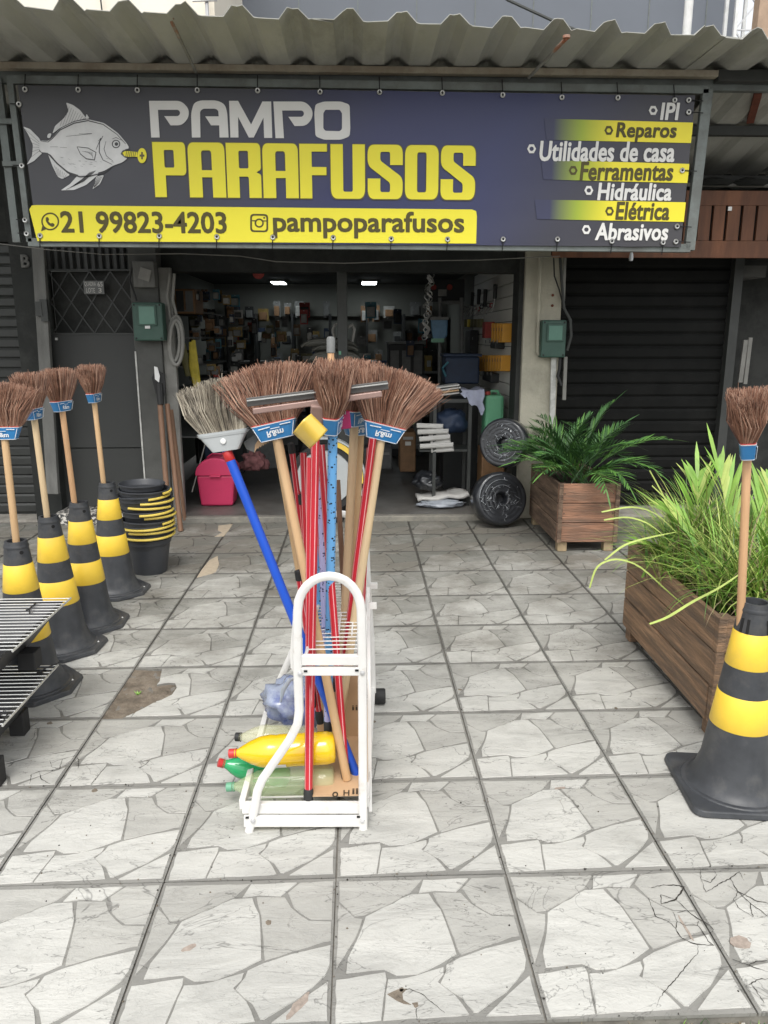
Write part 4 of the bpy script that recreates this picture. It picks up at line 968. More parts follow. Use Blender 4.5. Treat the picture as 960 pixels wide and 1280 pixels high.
# ================================================================ CONES
def cone(label, loc, rz, octo=True):
    t = thing('traffic_cone', label, 'traffic cone', loc, 'black and yellow traffic cones'); t.rotation_euler = (random.uniform(-.014, .014), random.uniform(-.014, .014), rz)
    Hc = .70
    def r(z): return .128-(.128-.047)*((z-.03)/(Hc-.03))
    b = MB()
    prof = [(.165, .024), (.15, .034), (.138, .055), (.131, .075)]+[(r(z), z) for z in (.12, .25, .253, .377, .38, .475, .60, .603, .66, .685)]+[(r(.69)-.002, .70), (.036, .70), (.034, .60)]
    b.lathe(prof, 48)
    b.lathe([(.051, .668), (.053, .676), (.050, .684)], 48)
    b.build('body', 'cone_black', t, smooth=True, local=True, angle=50)
    hw = .195
    if octo: poly = [(hw*1.13*math.cos(R(45*i)), hw*1.13*math.sin(R(45*i))) for i in range(8)]
    else: poly = rnd([(-hw, -hw), (hw, -hw), (hw, hw), (-hw, hw)], .05, 6)
    bs = MB().prism(poly, 0, .022, inset=.006)
    bs.lathe([(.18, .018), (.176, .027), (.16, .027)], 40)
    bs.build('base', 'cone_black', t, local=True, bevel=.004)
    for za, zb_ in ((.475, .60), (.253, .377)):
        MB().lathe([(r(za)-.0005, za), (r(za)+.0012, za+.002), (r(zb_)+.0012, zb_-.002), (r(zb_)-.0005, zb_)], 48).build('reflective_band', 'cone_yellow', t, smooth=True, local=True, angle=60)
    if octo:
        for a in (R(-70), R(110)):
            z = .655; MB().lathe([(0, 0), (.0085, 0), (.0085, .002), (0, .002)], 12, X=Matrix.Translation((r(z)*math.cos(a), r(z)*math.sin(a), z)) @ Matrix.Rotation(a, 4, 'Z') @ Matrix.Rotation(R(90), 4, 'Y')).build('side_hole', 'hole', t, local=True)
        MB().box((.155, -.055, .0245), (.035, .017, .003), rz=R(20)).build('sticker', 'sticker', t, local=True)
    else:
        for a in (R(-150), R(-128), R(-60)):
            z = .625; MB().box((0, 0, 0), (.004, .009, .05), X=Matrix.Translation(((r(z))*math.cos(a), (r(z))*math.sin(a), z)) @ Matrix.Rotation(a, 4, 'Z') @ Matrix.Rotation(R(-7), 4, 'Y')).build('slot', 'hole', t, local=True)
    return t
cones = []
for (px, py, y_, rz, lab) in ((20, 675, 3.276, R(24), 'striped cone nearest the barbecue grates, foremost of the left row'),
        (63, 645, 3.735, R(20), 'striped cone second from the front in the left row, beside the barbecue'),
        (98, 627, 4.07, R(26), 'striped cone third from the front in the left row'),
        (133, 603, 4.63, R(22), 'striped cone farthest back in the left row, beside the bucket stack')):
    v = gz(px, py, .70); cones.append(cone(lab, (v.x, v.y, 0), rz))
v5 = gz(942, 752, .70); cone5 = cone('large striped cone with square base in front of the grass planter at right', (v5.x, v5.y, 0), R(-6), False)

# ================================================================ BROOMS
def bristles_mesh(name, n, L, root, tip, mats, seed, dome=.03):
    rb = random.Random(seed); mb = MB()
    for k in range(n):
        a = rb.uniform(0, 6.283); q_ = math.sqrt(rb.random())
        u, v = q_*math.cos(a), q_*math.sin(a)
        # squarish section
        u = max(-1, min(1, u*1.25)); v = max(-1, min(1, v*1.25))
        bx, by = u*root[0], v*root[1]
        tx, ty = u*tip[0]+rb.gauss(0, .004), v*tip[1]+rb.gauss(0, .004)
        ln_ = L*(1-.16*u*u)*rb.uniform(.84, 1.03)
        if k % 40 == 0: tx = tx*1.15+rb.gauss(0, .012); ln_ *= rb.uniform(1.0, 1.09)
        mi = rb.choice([0, 0, 0, 1, 1, 2]); w_ = rb.uniform(.0011, .0022)
        o = len(mb.v); cu = rb.gauss(0, .008)
        for i, (t, ww) in enumerate(((0, 1.), (.5, .9), (1., .45))):
            x = bx+(tx-bx)*(t*.85+.15*t*t)+cu*math.sin(t*3.14); y = by+(ty-by)*t+cu*math.sin(t*3.14); z = ln_*t
            for c in range(3): mb.v.append(Vector((x+w_*ww*math.cos(c*2.094+a), y+w_*ww*math.sin(c*2.094+a), z)))
        for i in range(2):
            for c in range(3): c2 = (c+1) % 3; mb.f.append((o+3*i+c, o+3*i+c2, o+3*i+3+c2, o+3*i+3+c)); mb.m.append(mi)
    me = bpy.data.meshes.new(name); me.from_pydata([tuple(v) for v in mb.v], [], mb.f)
    for m in mats: me.materials.append(M[m])
    for p, i in zip(me.polygons, mb.m): p.material_index = i
    me.update(); return me
HEAD = {'brown': bristles_mesh('bristles', 2300, .192, (.064, .02), (.155, .050), ['b1', 'b2', 'b3'], 1),
        'brown2': bristles_mesh('bristles', 1900, .178, (.060, .02), (.122, .055), ['b1', 'b2', 'b3'], 2),
        'grey': bristles_mesh('bristles', 1100, .17, (.068, .016), (.118, .03), ['g1', 'g2', 'g3'], 3)}
def frustum(mb, z0, z1, a0, b0, a1, b1, mi=0, rr=.35, y0=0):
    n = 32; o = len(mb.v)
    def sec(a, b, z):
        for k in range(n):
            t = 2*math.pi*k/n; c, s_ = math.cos(t), math.sin(t)
            mb.v.append(Vector((a*math.copysign(abs(c)**rr, c), b*math.copysign(abs(s_)**rr, s_)+y0, z)))
    sec(a0, b0, z0); sec(a1, b1, z1)
    for k in range(n): k2 = (k+1) % n; mb.f.append((o+k, o+k2, o+n+k2, o+n+k)); mb.m.append(mi)
    mb.f.append(tuple(o+k for k in range(n))[::-1]); mb.f.append(tuple(o+n+k for k in range(n))); mb.m += [mi, mi]
    return mb
def broom(label, p, q_, phi=0., kind='brown', wood='handle_wood', tilt=0., tx='flip', group='brooms', hl=None, handle_r=.0150):
    """p handle end, q top of the handle where the head starts; tilt turns the head in its own plane"""
    X = axis(p, q_, 0); L = (Vector(q_)-Vector(p)).length
    t = thing('broom', label, 'broom', group=group, X=X)
    MB().lathe([(0, 0), (handle_r*.9, .001), (handle_r, .006), (handle_r, L+.012), (0, L+.012)], 16).build('handle', wood, t, smooth=True, local=True)
    HX = Matrix.Translation((0, 0, L)) @ Matrix.Rotation(tilt, 4, 'Y') @ Matrix.Rotation(phi, 4, 'Z')
    if kind == 'grey':
        m = MB(); frustum(m, .0, .062, .042, .020, .082, .024, 0, .3); m.v = [HX @ v for v in m.v]
        hd = m.build('head', 'grey_plastic', t, smooth=True, local=True, angle=50)
        m = MB(); frustum(m, .048, .056, .075, .0245, .083, .0258, 0, .3); m.v = [HX @ v for v in m.v]; m.build('rim', 'grey_plastic', hd, smooth=True, local=True)
        MB().lathe([(0, 0), (.009, 0), (.009, .003), (0, .004)], 10, X=HX @ Matrix.Translation((0, -.0235, .032)) @ Matrix.Rotation(R(90), 4, 'X')).build('screw', 'sticker', hd, local=True)
        MB().lathe([(.0152, L-.035), (.0166, L-.033), (.0166, L-.003), (.0152, L-.001)], 16).build('collar', 'red', t, smooth=True, local=True)
        z0 = .055
    else:
        m = MB(); frustum(m, 0, .052, .052, .020, .072, .0245, 0, .3); m.v = [HX @ v for v in m.v]
        hd = m.build('head', 'label_blue', t, smooth=True, local=True, angle=50)
        m = MB(); frustum(m, .0505, .0535, .072, .0248, .0735, .0255, 0, .3)
        frustum(m, .0005, .003, .0525, .0206, .0535, .021, 0, .3); m.v = [HX @ v for v in m.v]; m.build('label_edge', 'label_white', hd, local=True)
        m = MB(); frustum(m, .0535, .0565, .070, .0235, .071, .024, 0, .3); m.v = [HX @ v for v in m.v]; m.build('red_binding', 'label_red', hd, local=True)
        for sgn in (-1, 1):
            m = MB(); 
            for zz in (.008,):
                m.bar((sgn*.051, -.0225, zz-.004), (sgn*.0655, -.0262, .047), .0022, .001, up=(0, 1, 0))
            m.bar((sgn*.02, -.0258, .044), (sgn*.055, -.0262, .044), .003, .001, up=(0, 1, 0)) if sgn > 0 else m.bar((-.05, -.0262, .041), (-.012, -.026, .043), .003, .001, up=(0, 1, 0))
            m.v = [HX @ v for v in m.v]; m.build('label_line', 'label_white', hd, local=True)
        fl = (tx == 'flip')
        def place(u, v):
            k = v/.052; return HX @ Vector((u, -(.0208+.0048*k)-.0016, v))
        text_fit('lettering', 'R&m', 'label_white', hd, (-.026, .028, .011, .031), place, .03, flipy=fl, local=True)
        m = MB(); m.bar((-.012, -.0262, .0365), (.018, -.0262, .0365), .0022, .001, up=(0, 1, 0)); m.v = [HX @ v for v in m.v]; m.build('label_line', 'label_white', hd, local=True)
        z0 = .045
    me = HEAD[kind]
    o = link('bristles', me, t, kind='stuff'); X2 = HX @ Matrix.Translation((0, 0, z0))
    o.location = X2.to_translation(); o.rotation_euler = X2.to_euler()
    return t
def cb(ci, px, py, dy=0.):
    c_ = cones[ci].location if ci < 4 else cone5.location
    return (c_.x, c_.y, .08), at(px, py, c_.y+dy)
for ci, (px, py), phi, lab, kd, tx_ in ((0, (6, 549), R(2), 'broom with its wide head face on in the nearest left cone, at the picture edge', 'brown', 'up'),
        (1, (43, 524), R(90), 'small looking broom standing edge on in the second left cone', 'brown2', 'up'),
        (2, (78, 514), R(76), 'broom turned half sideways in the third left cone', 'brown2', 'up'),
        (3, (118, 503), R(88), 'broom standing in the rearmost left cone', 'brown2', 'up')):
    p, q_ = cb(ci, px, py); broom(lab, p, q_, phi, kd, ['handle_wood', 'handle_wood2', 'handle_orange', 'handle_wood'][ci], tx=tx_, group='brooms standing in cones')
p, q_ = cb(5, 934, 572); broom('broom standing in the large cone at right, before the grass planter', p, q_, R(66), 'brown2', 'handle_orange', R(-2), tx='up', handle_r=.0135, group='brooms standing in cones')

# ================================================================ DISPLAY TROLLEY
YT, YR = 2.19, 3.02
tr = thing('display_trolley', 'white metal display trolley with arched ends holding the brooms and poles', 'trolley', (-.17, 2.6, 0))
def fl_tube(pts, name, w_=.0142, Y=None): return MB().tube(pts, w_, 10, flat=.62).build(name, 'white_paint', tr, smooth=True)
arch = [at(311, 1040, YT), at(318, 1012, YT), at(322, 988, YT), at(328, 974, YT), at(362, 925, YT), at(372, 905, YT), at(374, 888, YT), at(371.5, 820, YT), at(372, 765, YT)]
for k in range(1, 12):
    a = math.pi*k/12; arch.append(at(411.5-39.5*math.cos(a), 762-42*math.sin(a), YT))
arch += [at(451.5, 762, YT), at(453, 830, YT), at(453.5, 940, YT), at(454, 1040, YT)]
fl_tube(arch, 'front_arch')
back = [at(343, 866, YR), at(372, 800, YR), at(391, 740, YR), at(393, 672, YR)]
for k in range(1, 10):
    a = math.pi*k/10; back.append(at(425-32*math.cos(a), 668-26*math.sin(a), YR))
back += [at(457, 672, YR), at(460, 740, YR), at(464, 800, YR), at(466, 866, YR)]
fl_tube(back, 'rear_arch')
def hbar(a, c, hgt, name, d=.018, Y=YT): return MB().bar(at(*a, Y), at(*c, Y), hgt, d, up=(0, 1, 0)).build(name, 'white_paint', tr, bevel=.002)
hbar((377, 824.5), (449, 824.5), .032, 'cross_bar', Y=YT+.006); hbar((377, 838.5), (449, 838.5), .026, 'cross_bar', Y=YT+.004)
hbar((303, 1009), (458, 1009), .036, 'tray_front_rail', .02, YT+.02); hbar((305, 1026), (452, 1026), .036, 'tray_front_rail', .016, YT+.004)
MB().prism([tuple((at(*p, YT).x, at(*p, YT).z)) for p in ((366, 772), (362, 818), (363, 836), (369, 846), (378, 846), (378, 800))], 0, .004, X=Matrix(((1, 0, 0, 0), (0, 0, 1, YT+.008), (0, 1, 0, 0), (0, 0, 0, 1)))).build('hinge_plate', 'white_paint', tr, bevel=.001)
for p in ((375, 842), (453, 841), (316, 1026), (453, 1026)):
    MB().lathe([(0, 0), (.008, 0), (.007, .004), (0, .006)], 12, X=Matrix.Translation(at(*p, YT-.008)) @ Matrix.Rotation(R(90), 4, 'X')).build('rivet', 'galv', tr, smooth=True)
for p in ((446, 838), (382, 839), (448, 1021), (309, 1022)):
    MB().box(at(*p, YT-.006), (.011, .004, .006)).build('slot', 'hole', tr)
zt_ = .085
a0, a1 = at(303, 1009, YT+.02), at(458, 1009, YT+.02); r0, r1 = at(341, 868, YR), at(466, 868, YR)
for A, B in ((a0, r0), (a1, r1), (r0, r1)): MB().bar((A.x, A.y, zt_), (B.x, B.y, zt_), .02, .035).build('tray_side_rail', 'white_paint', tr, bevel=.002)
for k in range(7):
    t = (k+.5)/7; A = a0.lerp(r0, t); B = a1.lerp(r1, t); MB().bar((A.x, A.y, zt_-.012), (B.x, B.y, zt_-.012), .004, .004).build('tray_wire', 'white_paint', tr)
# wire shelf
zs = .60
def sx_(t): return (-.168+.03*t, .018+.012*t)
for k in range(24):
    t = .09+.91*k/23; y = YT+(YR-YT)*t; l_, r_ = sx_(t)
    MB().tube([(l_, y, zs), (r_, y, zs)], .0022, 5).build('shelf_wire', 'white_paint', tr)
for k in range(3):
    u = .5+k*.25; A = Vector((sx_(.25)[0]+(sx_(.25)[1]-sx_(.25)[0])*u, YT+.2, zs-.004)); B = Vector((sx_(1)[0]+(sx_(1)[1]-sx_(1)[0])*u, YR, zs-.004))
    MB().tube([A, B], .003, 5).build('shelf_rail', 'white_paint', tr)
for u in (0, 1):
    MB().tube([(sx_(0)[u], YT, zs), (sx_(1)[u], YR, zs)], .0055, 6).build('shelf_rail', 'white_paint', tr)
for xw in (r0.x-.02, r1.x+.03):
    MB().lathe([(0, -.026), (.030, -.026), (.034, -.02), (.034, .02), (.030, .026), (0, .026)], 24, X=Matrix.Translation((xw, YR+.04, .036)) @ Matrix.Rotation(R(90), 4, 'Y')).build('wheel', 'rubber', tr, smooth=True)
MB().box(at(467, 732, 2.8), (.03, .02, .022)).box(at(466, 757, 2.6), (.028, .02, .022)).build('side_catch', 'white_paint', tr, bevel=.002)
MB().bar(at(460, 735, 2.8), at(463, 1034, 2.26), .012, .02).build('side_stay', 'white_paint', tr)

# contents of the trolley ------------------------------------------------------
def pole(label, p, q_, r, mt, cat='pole', group='poles in the trolley', cap='rubber', top=None, name='pole'):
    X = axis(p, q_, 0); L = (Vector(q_)-Vector(p)).length
    t = thing(name, label, cat, group=group, X=X)
    MB().lathe([(0, 0.0), (r, .0), (r, L), (0, L)], 16).build('tube', mt, t, smooth=True, local=True)
    MB().lathe([(0, -.012), (r*1.15, -.012), (r*1.25, .002), (r*1.25, .035), (r*1.02, .04)], 14).build('end_cap', cap, t, smooth=True, local=True)
    if top: MB().lathe([(r*1.02, L-.03), (r*1.2, L-.028), (r*1.2, L+.004), (0, L+.01)], 14).build('top_cap', top, t, smooth=True, local=True)
    return t
ZB = .105
def floor_pt(px, py, z=ZB): return gz(px, py, z)
# brooms in the trolley (head bottom centres)
broom('brown broom with blue label leaning left in the trolley, behind the squeegee', floor_pt(434, 975), at(347, 549, 2.42), R(0), 'brown', 'handle_wood', R(-2), group='brooms in the trolley')
broom('brown broom leaning right in the trolley, its blue label facing forward', at(424, 905, 2.50), at(476, 550, 2.52), R(4), 'brown', 'handle_wood2', R(6), group='brooms in the trolley')
broom('brown broom standing edge on in the middle of the trolley', at(410, 905, 2.44), at(416, 541, 2.36), R(82), 'brown2', 'pole_dot', R(2), group='brooms in the trolley')
broom('brown broom with half hidden blue label between the two wide brooms', at(425, 880, 2.62), at(443, 532, 2.60), R(65), 'brown2', 'handle_wood2', R(4), group='brooms in the trolley')
broom('grey bristled broom with blue handle sticking out left of the trolley', at(447, 972, 2.35), at(283, 563, 2.42), R(0), 'grey', 'blue', R(12), group='brooms in the trolley', handle_r=.0155)
broom('brown broom whose bristle tips just show above the left broom', at(400, 860, 2.75), at(345, 545, 2.68), R(10), 'brown', 'handle_wood', R(6), group='brooms in the trolley')
broom('brown broom whose bristle tips just show above the right broom', at(436, 850, 2.80), at(450, 543, 2.70), R(30), 'brown2', 'handle_wood', R(0), group='brooms in the trolley')
# squeegee
sq_p, sq_q = at(386, 998, 2.25), at(395, 524, 2.33)
X = axis(sq_p, sq_q, 0); L = (Vector(sq_q)-Vector(sq_p)).length
sq = thing('floor_squeegee', 'long rubber floor squeegee with red handle in front of the broom heads', 'squeegee', group='squeegees', X=X)
MB().lathe([(0, 0), (.0128, 0), (.0128, L), (0, L)], 16).build('handle', 'pole_red', sq, smooth=True, local=True)
MB().lathe([(0, -.01), (.013, -.01), (.0135, .03), (.0115, .034)], 14).build('end_cap', 'rubber', sq, smooth=True, local=True)
Xi = X.inverted()
A, B = at(316, 514, 2.29), at(477, 492, 2.33); m = MB(); m.bar(A, B, .018, .024, up=(0, 1, 0)); m.v = [Xi @ v for v in m.v]; m.build('aluminium_bar', 'alu_brown', sq, local=True, bevel=.003)
A, B = at(308, 505, 2.285), at(485, 483, 2.335); m = MB(); m.bar(A+Vector((0, .006, .004)), B+Vector((0, .006, .004)), .026, .014, up=(0, 1, 0)); m.v = [Xi @ v for v in m.v]; m.build('rubber_blade', 'rubber_grey', sq, local=True, bevel=.002)
A, B = at(308, 500, 2.27), at(485, 478, 2.32); m = MB(); m.bar(A+Vector((0, .007, -.003)), B+Vector((0, .007, -.003)), .0035, .006, up=(0, 1, 0)); m.v = [Xi @ v for v in m.v]; m.build('blade_lip', 'rubber_edge', sq, local=True)
m = MB(); m.bar(at(397, 505, 2.30), at(396, 528, 2.325), .04, .035, up=(0, 1, 0)); m.v = [Xi @ v for v in m.v]; m.build('socket', 'alu_brown', sq, local=True, bevel=.005)
# red and patterned poles
PL = [((385.5, 1000, 2.23), (388, 572, 2.36), .0128, 'pole_red', 'red striped pole reaching lowest at the front of the trolley', None),
      ((432, 968, 2.32), (401, 556, 2.45), .0128, 'pole_red', 'red striped pole just right of the lilac dotted one', None),
      ((415, 860, 2.50), (392, 560, 2.52), .0108, 'pole_red', 'thin red pole behind the lilac dotted pole', None),
      ((390, 880, 2.48), (379, 566, 2.55), .0115, 'pole_red', 'red pole behind the frontmost striped one', None),
      ((395, 800, 2.62), (364, 556, 2.60), .0105, 'pole_red', 'red pole peeking out right of the leaning wooden handle', 'rubber'),
      ((400, 900, 2.52), (373, 715, 2.50), .0115, 'pole_red', 'short red pole with black hanging cap at the left of the arch', 'rubber'),
      ((396, 860, 2.58), (377, 620, 2.58), .0105, 'pole_red', 'short red pole with black cap behind the wooden handle', 'rubber'),
      ((425, 870, 2.55), (466, 548, 2.50), .0128, 'pole_red', 'red striped pole leaning right beside the right broom handle', None),
      ((448, 860, 2.62), (462, 560, 2.56), .0105, 'pole_red', 'dark red pole behind the right leaning red pole', None),
      ((410, 915, 2.40), (400, 590, 2.50), .0115, 'pole_lilac', 'lilac dotted pole between the red poles', None),
      ((402, 880, 2.66), (394, 640, 2.70), .0135, 'pole_dot', 'pale blue dotted pole farther back in the trolley', None),
      ((436, 860, 2.72), (422, 600, 2.80), .010, 'tool_wood', 'brownish pole standing behind the blue dotted one', None)]
for a, c, r, mt, lab, tp in PL: pole(lab, at(*a), at(*c), r, mt, top=tp)
hp = pole('upright wooden handle with grey metal tip rising above the broom heads', at(415, 800, 2.9), at(413.5, 425, 3.0), .013, 'handle_orange', top=None)
MB().lathe([(.0135, 0), (.0165, .002), (.0165, .055), (.012, .062), (.0, .062)], 14, (0, 0, (Vector(at(413.5, 425, 3.0))-Vector(at(415, 800, 2.9))).length-.05)).build('metal_ferrule', 'pk_grey', hp, smooth=True, local=True)
# bent yellow sheet
ys = MB(); O = at(384, 539, 2.20)
ux = (at(407, 541, 2.20)-at(389, 519, 2.20)); vx = (at(365, 542, 2.20)-at(389, 519, 2.20))
P0 = at(389, 517, 2.20)
nI, nJ = 12, 10
for i in range(nI+1):
    for j in range(nJ+1):
        u, v = i/nI, j/nJ
        ys.v.append(P0+(at(408.5, 540.5, 2.2)-at(388, 519, 2.2))*u+(at(365, 543, 2.2)-at(388, 519, 2.2))*v*(1-.12*(1-u)*math.sin(v*3.14))+Vector((0, -.03*math.sin(math.pi*v)+.02*u, .006*math.sin(math.pi*v)*(1-u))))
for i in range(nI):
    for j in range(nJ): a = i*(nJ+1)+j; ys.f.append((a, a+1, a+nJ+2, a+nJ+1)); ys.m.append(0)
yo = ys.build('yellow_sheet', 'yellow_gloss', smooth=True, angle=80); s_ = yo.modifiers.new('s', 'SOLIDIFY'); s_.thickness = .003
tag(yo, 'glossy bent yellow plastic sheet hanging in front of the left broom label', 'sheet')
# toothed trowel behind the left label
tt = thing('notched_trowel', 'grey and cream notched trowel poking out below the left blue label', 'trowel', at(325, 550, 2.46))
Z = Matrix(((1, 0, 0, 0), (0, 0, 1, 2.46), (0, 1, 0, 0), (0, 0, 0, 1)))
def PX(l, Y): return [(at(x, y, Y).x, at(x, y, Y).z) for x, y in l]
MB().prism(PX([(304, 553), (325, 539), (330, 545), (318, 566), (308, 562)], 2.46), 0, .01, X=Z).build('grip', 'pk_grey', tt, bevel=.003)
teeth = [(319, 556), (322, 551), (352, 533), (356, 540)]
k = 356
while k > 322: teeth += [(k, 541+(356-k)*.55), (k-1.2, 543.5+(356-k)*.55), (k-2.5, 541.5+(356-k)*.56)]; k -= 3.2
teeth.append((318, 566))
MB().prism(PX(teeth, 2.455), 0, .004, X=Matrix(((1, 0, 0, 0), (0, 0, 1, 2.452), (0, 1, 0, 0), (0, 0, 0, 1)))).build('blade', 'cardboard', tt)
# magenta card with scissors-like clip
mg = thing('magenta_package', 'small magenta package with a silver clip between the broom labels', 'package', at(431, 525, 2.40))
MB().box(at(431, 525, 2.40), (.036, .02, .055), ry=R(-5)).build('pack', 'magenta', mg, bevel=.004)
for dx in (-2, 3): MB().tube([at(430+dx*.5, 518, 2.39), at(429+dx, 506, 2.385), at(432+dx*.6, 503, 2.39)], .0022, 6).build('clip', 'metal', mg)
gd = tag(MB().lathe([(0, 0), (.022, 0), (.024, .003), (.022, .006), (0, .006)], 20, X=Matrix.Translation(at(512, 523, 2.6)) @ Matrix.Rotation(R(80), 4, 'X')).build('green_disc', 'grass1', smooth=True), 'light green round disc peeking out right of the right broom label', 'disc')

# bottles lying on the tray
def bottle(label, p_cap, p_end, r, mt, cap, wrap=None, fill=1., group='plastic bottles in the trolley'):
    p, q_ = Vector(p_end), Vector(p_cap); L = (q_-p).length; X = axis(p, q_, 0)
    t = thing('plastic_bottle', label, 'bottle', group=group, X=X)
    f_ = lambda k: k*L
    pr = [(0, .008), (r*.55, .0), (r*.9, .006), (r, .03), (r, f_(.22)), (r*.955, f_(.25)), (r, f_(.28)), (r, f_(.52)), (r*.96, f_(.55)), (r, f_(.6)), (r*.93, f_(.7)), (r*.68, f_(.8)), (r*.4, f_(.88)), (.0135, f_(.915)), (.0135, f_(.95)), (0, f_(.95))]
    MB().lathe(pr, 28).build('body', mt, t, smooth=True, local=True, angle=60)
    MB().lathe([(.0165, f_(.925)), (.0165, f_(.935))], 16).lathe([(0, f_(1)), (.0135, f_(1)), (.0155, f_(.995)), (.0155, f_(.945)), (.0, f_(.944))], 20).build('cap', cap, t, smooth=True, local=True)
    if wrap: 
        a0 = R(-160); MB().lathe([(r+.0008, f_(.46)), (r+.0008, f_(.62))], 14, a0=wrap[0], a1=wrap[1]).build('label', 'sticker', t, smooth=True, local=True)
    return t
bottle('large bottle filled with bright yellow liquid, red cap, lying on top', at(286, 942, 2.34), at(420, 934, 2.335), .055, 'juice', 'red', (R(-155), R(-115)))
bottle('clear yellowish bottle with dark cap lying behind the yellow one', at(294, 921, 2.47), at(395, 925, 2.45), .048, 'pet_y', 'rubber')
bottle('green bottle with red cap, half hidden under the yellow one', at(273, 953, 2.40), at(360, 972, 2.46), .040, 'pet_g', 'red')
bottle('pale green clear bottle with green cap lying lowest on the tray', at(283, 984, 2.34), at(419, 974, 2.33), .052, 'pet', 'cap_green')
# cardboard box behind the poles
cbx = thing('cardboard_box', 'brown cardboard box with printed marks standing inside the trolley', 'box', (-.05, 2.6, .1))
b0, b1 = at(428, 866, 2.62), at(450, 866, 2.62)
MB().bb(-.16, .028, 2.60, 2.605, .10, .36).build('front_panel', 'cardboard', cbx)
MB().bb(.02, .026, 2.30, 2.60, .10, .36).bb(-.17, .02, 2.225, 2.60, .099, .104).build('bottom_flap', 'cardboard', cbx)
for (px, py, t_) in ((419, 993, 'o'), (433, 991, 'H'), (444, 989, 'ii')):
    v = gz(px, py, .1055); text_fit('print', t_, 'print_dark', cbx, (v.x-.010, v.x+.010, v.y-.016, v.y+.016), lambda u, k: (u, k, .1055), .02)
text_fit('print', 'ii', 'print_dark', cbx, (at(440, 886, 2.59).x, at(447, 886, 2.59).x, at(440, 889, 2.59).z, at(440, 883, 2.59).z), P2(2.597), .01)
# crumpled bag
bgm = bmesh.new(); bmesh.ops.create_icosphere(bgm, subdivisions=4, radius=1)
rb_ = random.Random(11)
from mathutils import noise
for v in bgm.verts:
    n_ = noise.noise(v.co*1.7)*.5+abs(noise.noise(v.co*3.2+Vector((3, 1, 2))))*.3
    v.co = v.co*(1+n_); v.co.x *= .095; v.co.y *= .10; v.co.z *= .075
    if v.co.z > .03: v.co.x += (v.co.z-.03)*-.25
for v in bgm.verts: v.co.x *= 1.25; v.co.z *= 1.15
me = bpy.data.meshes.new('bag'); bgm.to_mesh(me); bgm.free(); me.materials.append(M['bag']); me.shade_smooth()
o = link('plastic_bag', me); o.location = at(375, 892, 2.72); o.location.z = .20; tag(o, 'crumpled pale and blue plastic bag behind the bottles', 'bag')
hnd = MB().tube([at(372, 846, 2.62), at(362, 850, 2.6), at(354, 862, 2.6), at(350, 880, 2.62)], [.003, .009, .009, .003], 8, flat=.3).build('handle', 'bag_clear', o, smooth=True)

# ================================================================ BARBECUE GRILLS (left)
def grill(label, z, px0, py0, px1, py1, W, depth, nbar, legs):
    A = gz(px0, py0, z); B = gz(px1, py1, z); x1 = (A.x+B.x)/2
    ya, yb = A.y, B.y; t = thing('charcoal_grill', label, 'grill', (x1-W/2, yb, z-depth), 'charcoal grills')
    yb2 = yb
    for k in range(nbar):
        y = ya+(yb2-ya)*k/(nbar-1); MB().tube([(x1-W, y, z), (x1, y, z)], .0022, 5).build('grate_bar', 'grate', t)
    MB().tube([(x1, ya+.01, z-.002), (x1, yb2-.01, z-.002)], .0042, 6).tube([(x1-W*.5, ya, z-.005), (x1-W*.5, yb2, z-.005)], .004, 6).build('grate_rail', 'grate', t)
    # tray: sloped sheet sides with a rolled rim
    z1, z0 = z-.018, z-depth; ins = .10
    o_ = [(x1-W-.02, yb2-.03), (x1-.035, yb2-.03), (x1-.035, ya+.0), (x1-W-.02, ya+.0)]
    i_ = [(x1-W+.1, yb2+ins), (x1-.035-ins, yb2+ins), (x1-.035-ins, ya-ins), (x1-W+.1, ya-ins)]
    vs = [(*p, z1) for p in o_]+[(*p, z0) for p in i_]
    tm = MB().add(vs, [(0, 1, 5, 4), (1, 2, 6, 5), (2, 3, 7, 6), (3, 0, 4, 7), (4, 5, 6, 7)])
    o2 = tm.build('tray', 'grill_black', t); s_ = o2.modifiers.new('s', 'SOLIDIFY'); s_.thickness = .004
    MB().tube([(*p, z1+.002) for p in o_], .006, 8, closed=True).build('rim', 'grill_black', t, smooth=True)
    for (lx, ly, lz0, lz1, w_) in legs: MB().bb(lx-w_, lx+w_, ly-w_, ly+w_, lz0, lz1).build('leg', 'rubber', t, bevel=.004)
    return t, x1, ya, yb
g1, *_ = grill('upper charcoal grill with shiny grate at the left picture edge', .50, 85, 748, 20, 812, .9, .15, 17, [(-1.31, 2.86, .285, .36, .035)])
g2, *_ = grill('lower charcoal grill under the upper one, its grate level with the cone bases', .26, 75, 832, 0, 905, .9, .17, 16, [(-1.38, 2.86, 0, .10, .03), (-1.31, 2.50, 0, .10, .025)])
for base, Z_ in (((130-95, 765), .503), ):
    pass
tw_ = MB().tube([gz(33, 763, .504), gz(38, 760, .507), gz(44, 755, .504)], .004, 6).tube([gz(37, 760, .505), gz(37, 767, .504)], .003, 6).build('grate_clip', 'grill_black', g1)
MB().tube([gz(25, 837, .263), gz(38, 837, .266), gz(50, 839, .262), gz(60, 834, .264), gz(74, 828, .263)], .003, 6).tube([gz(46, 841, .263), gz(53, 841, .263)], .003, 6).build('grate_hook', 'grill_black', g2)
MB().tube([gz(0, 895, .263), gz(6, 887, .266), gz(9, 893, .263), gz(5, 900, .263)], .0025, 6).build('grate_chain', 'grill_black', g2)

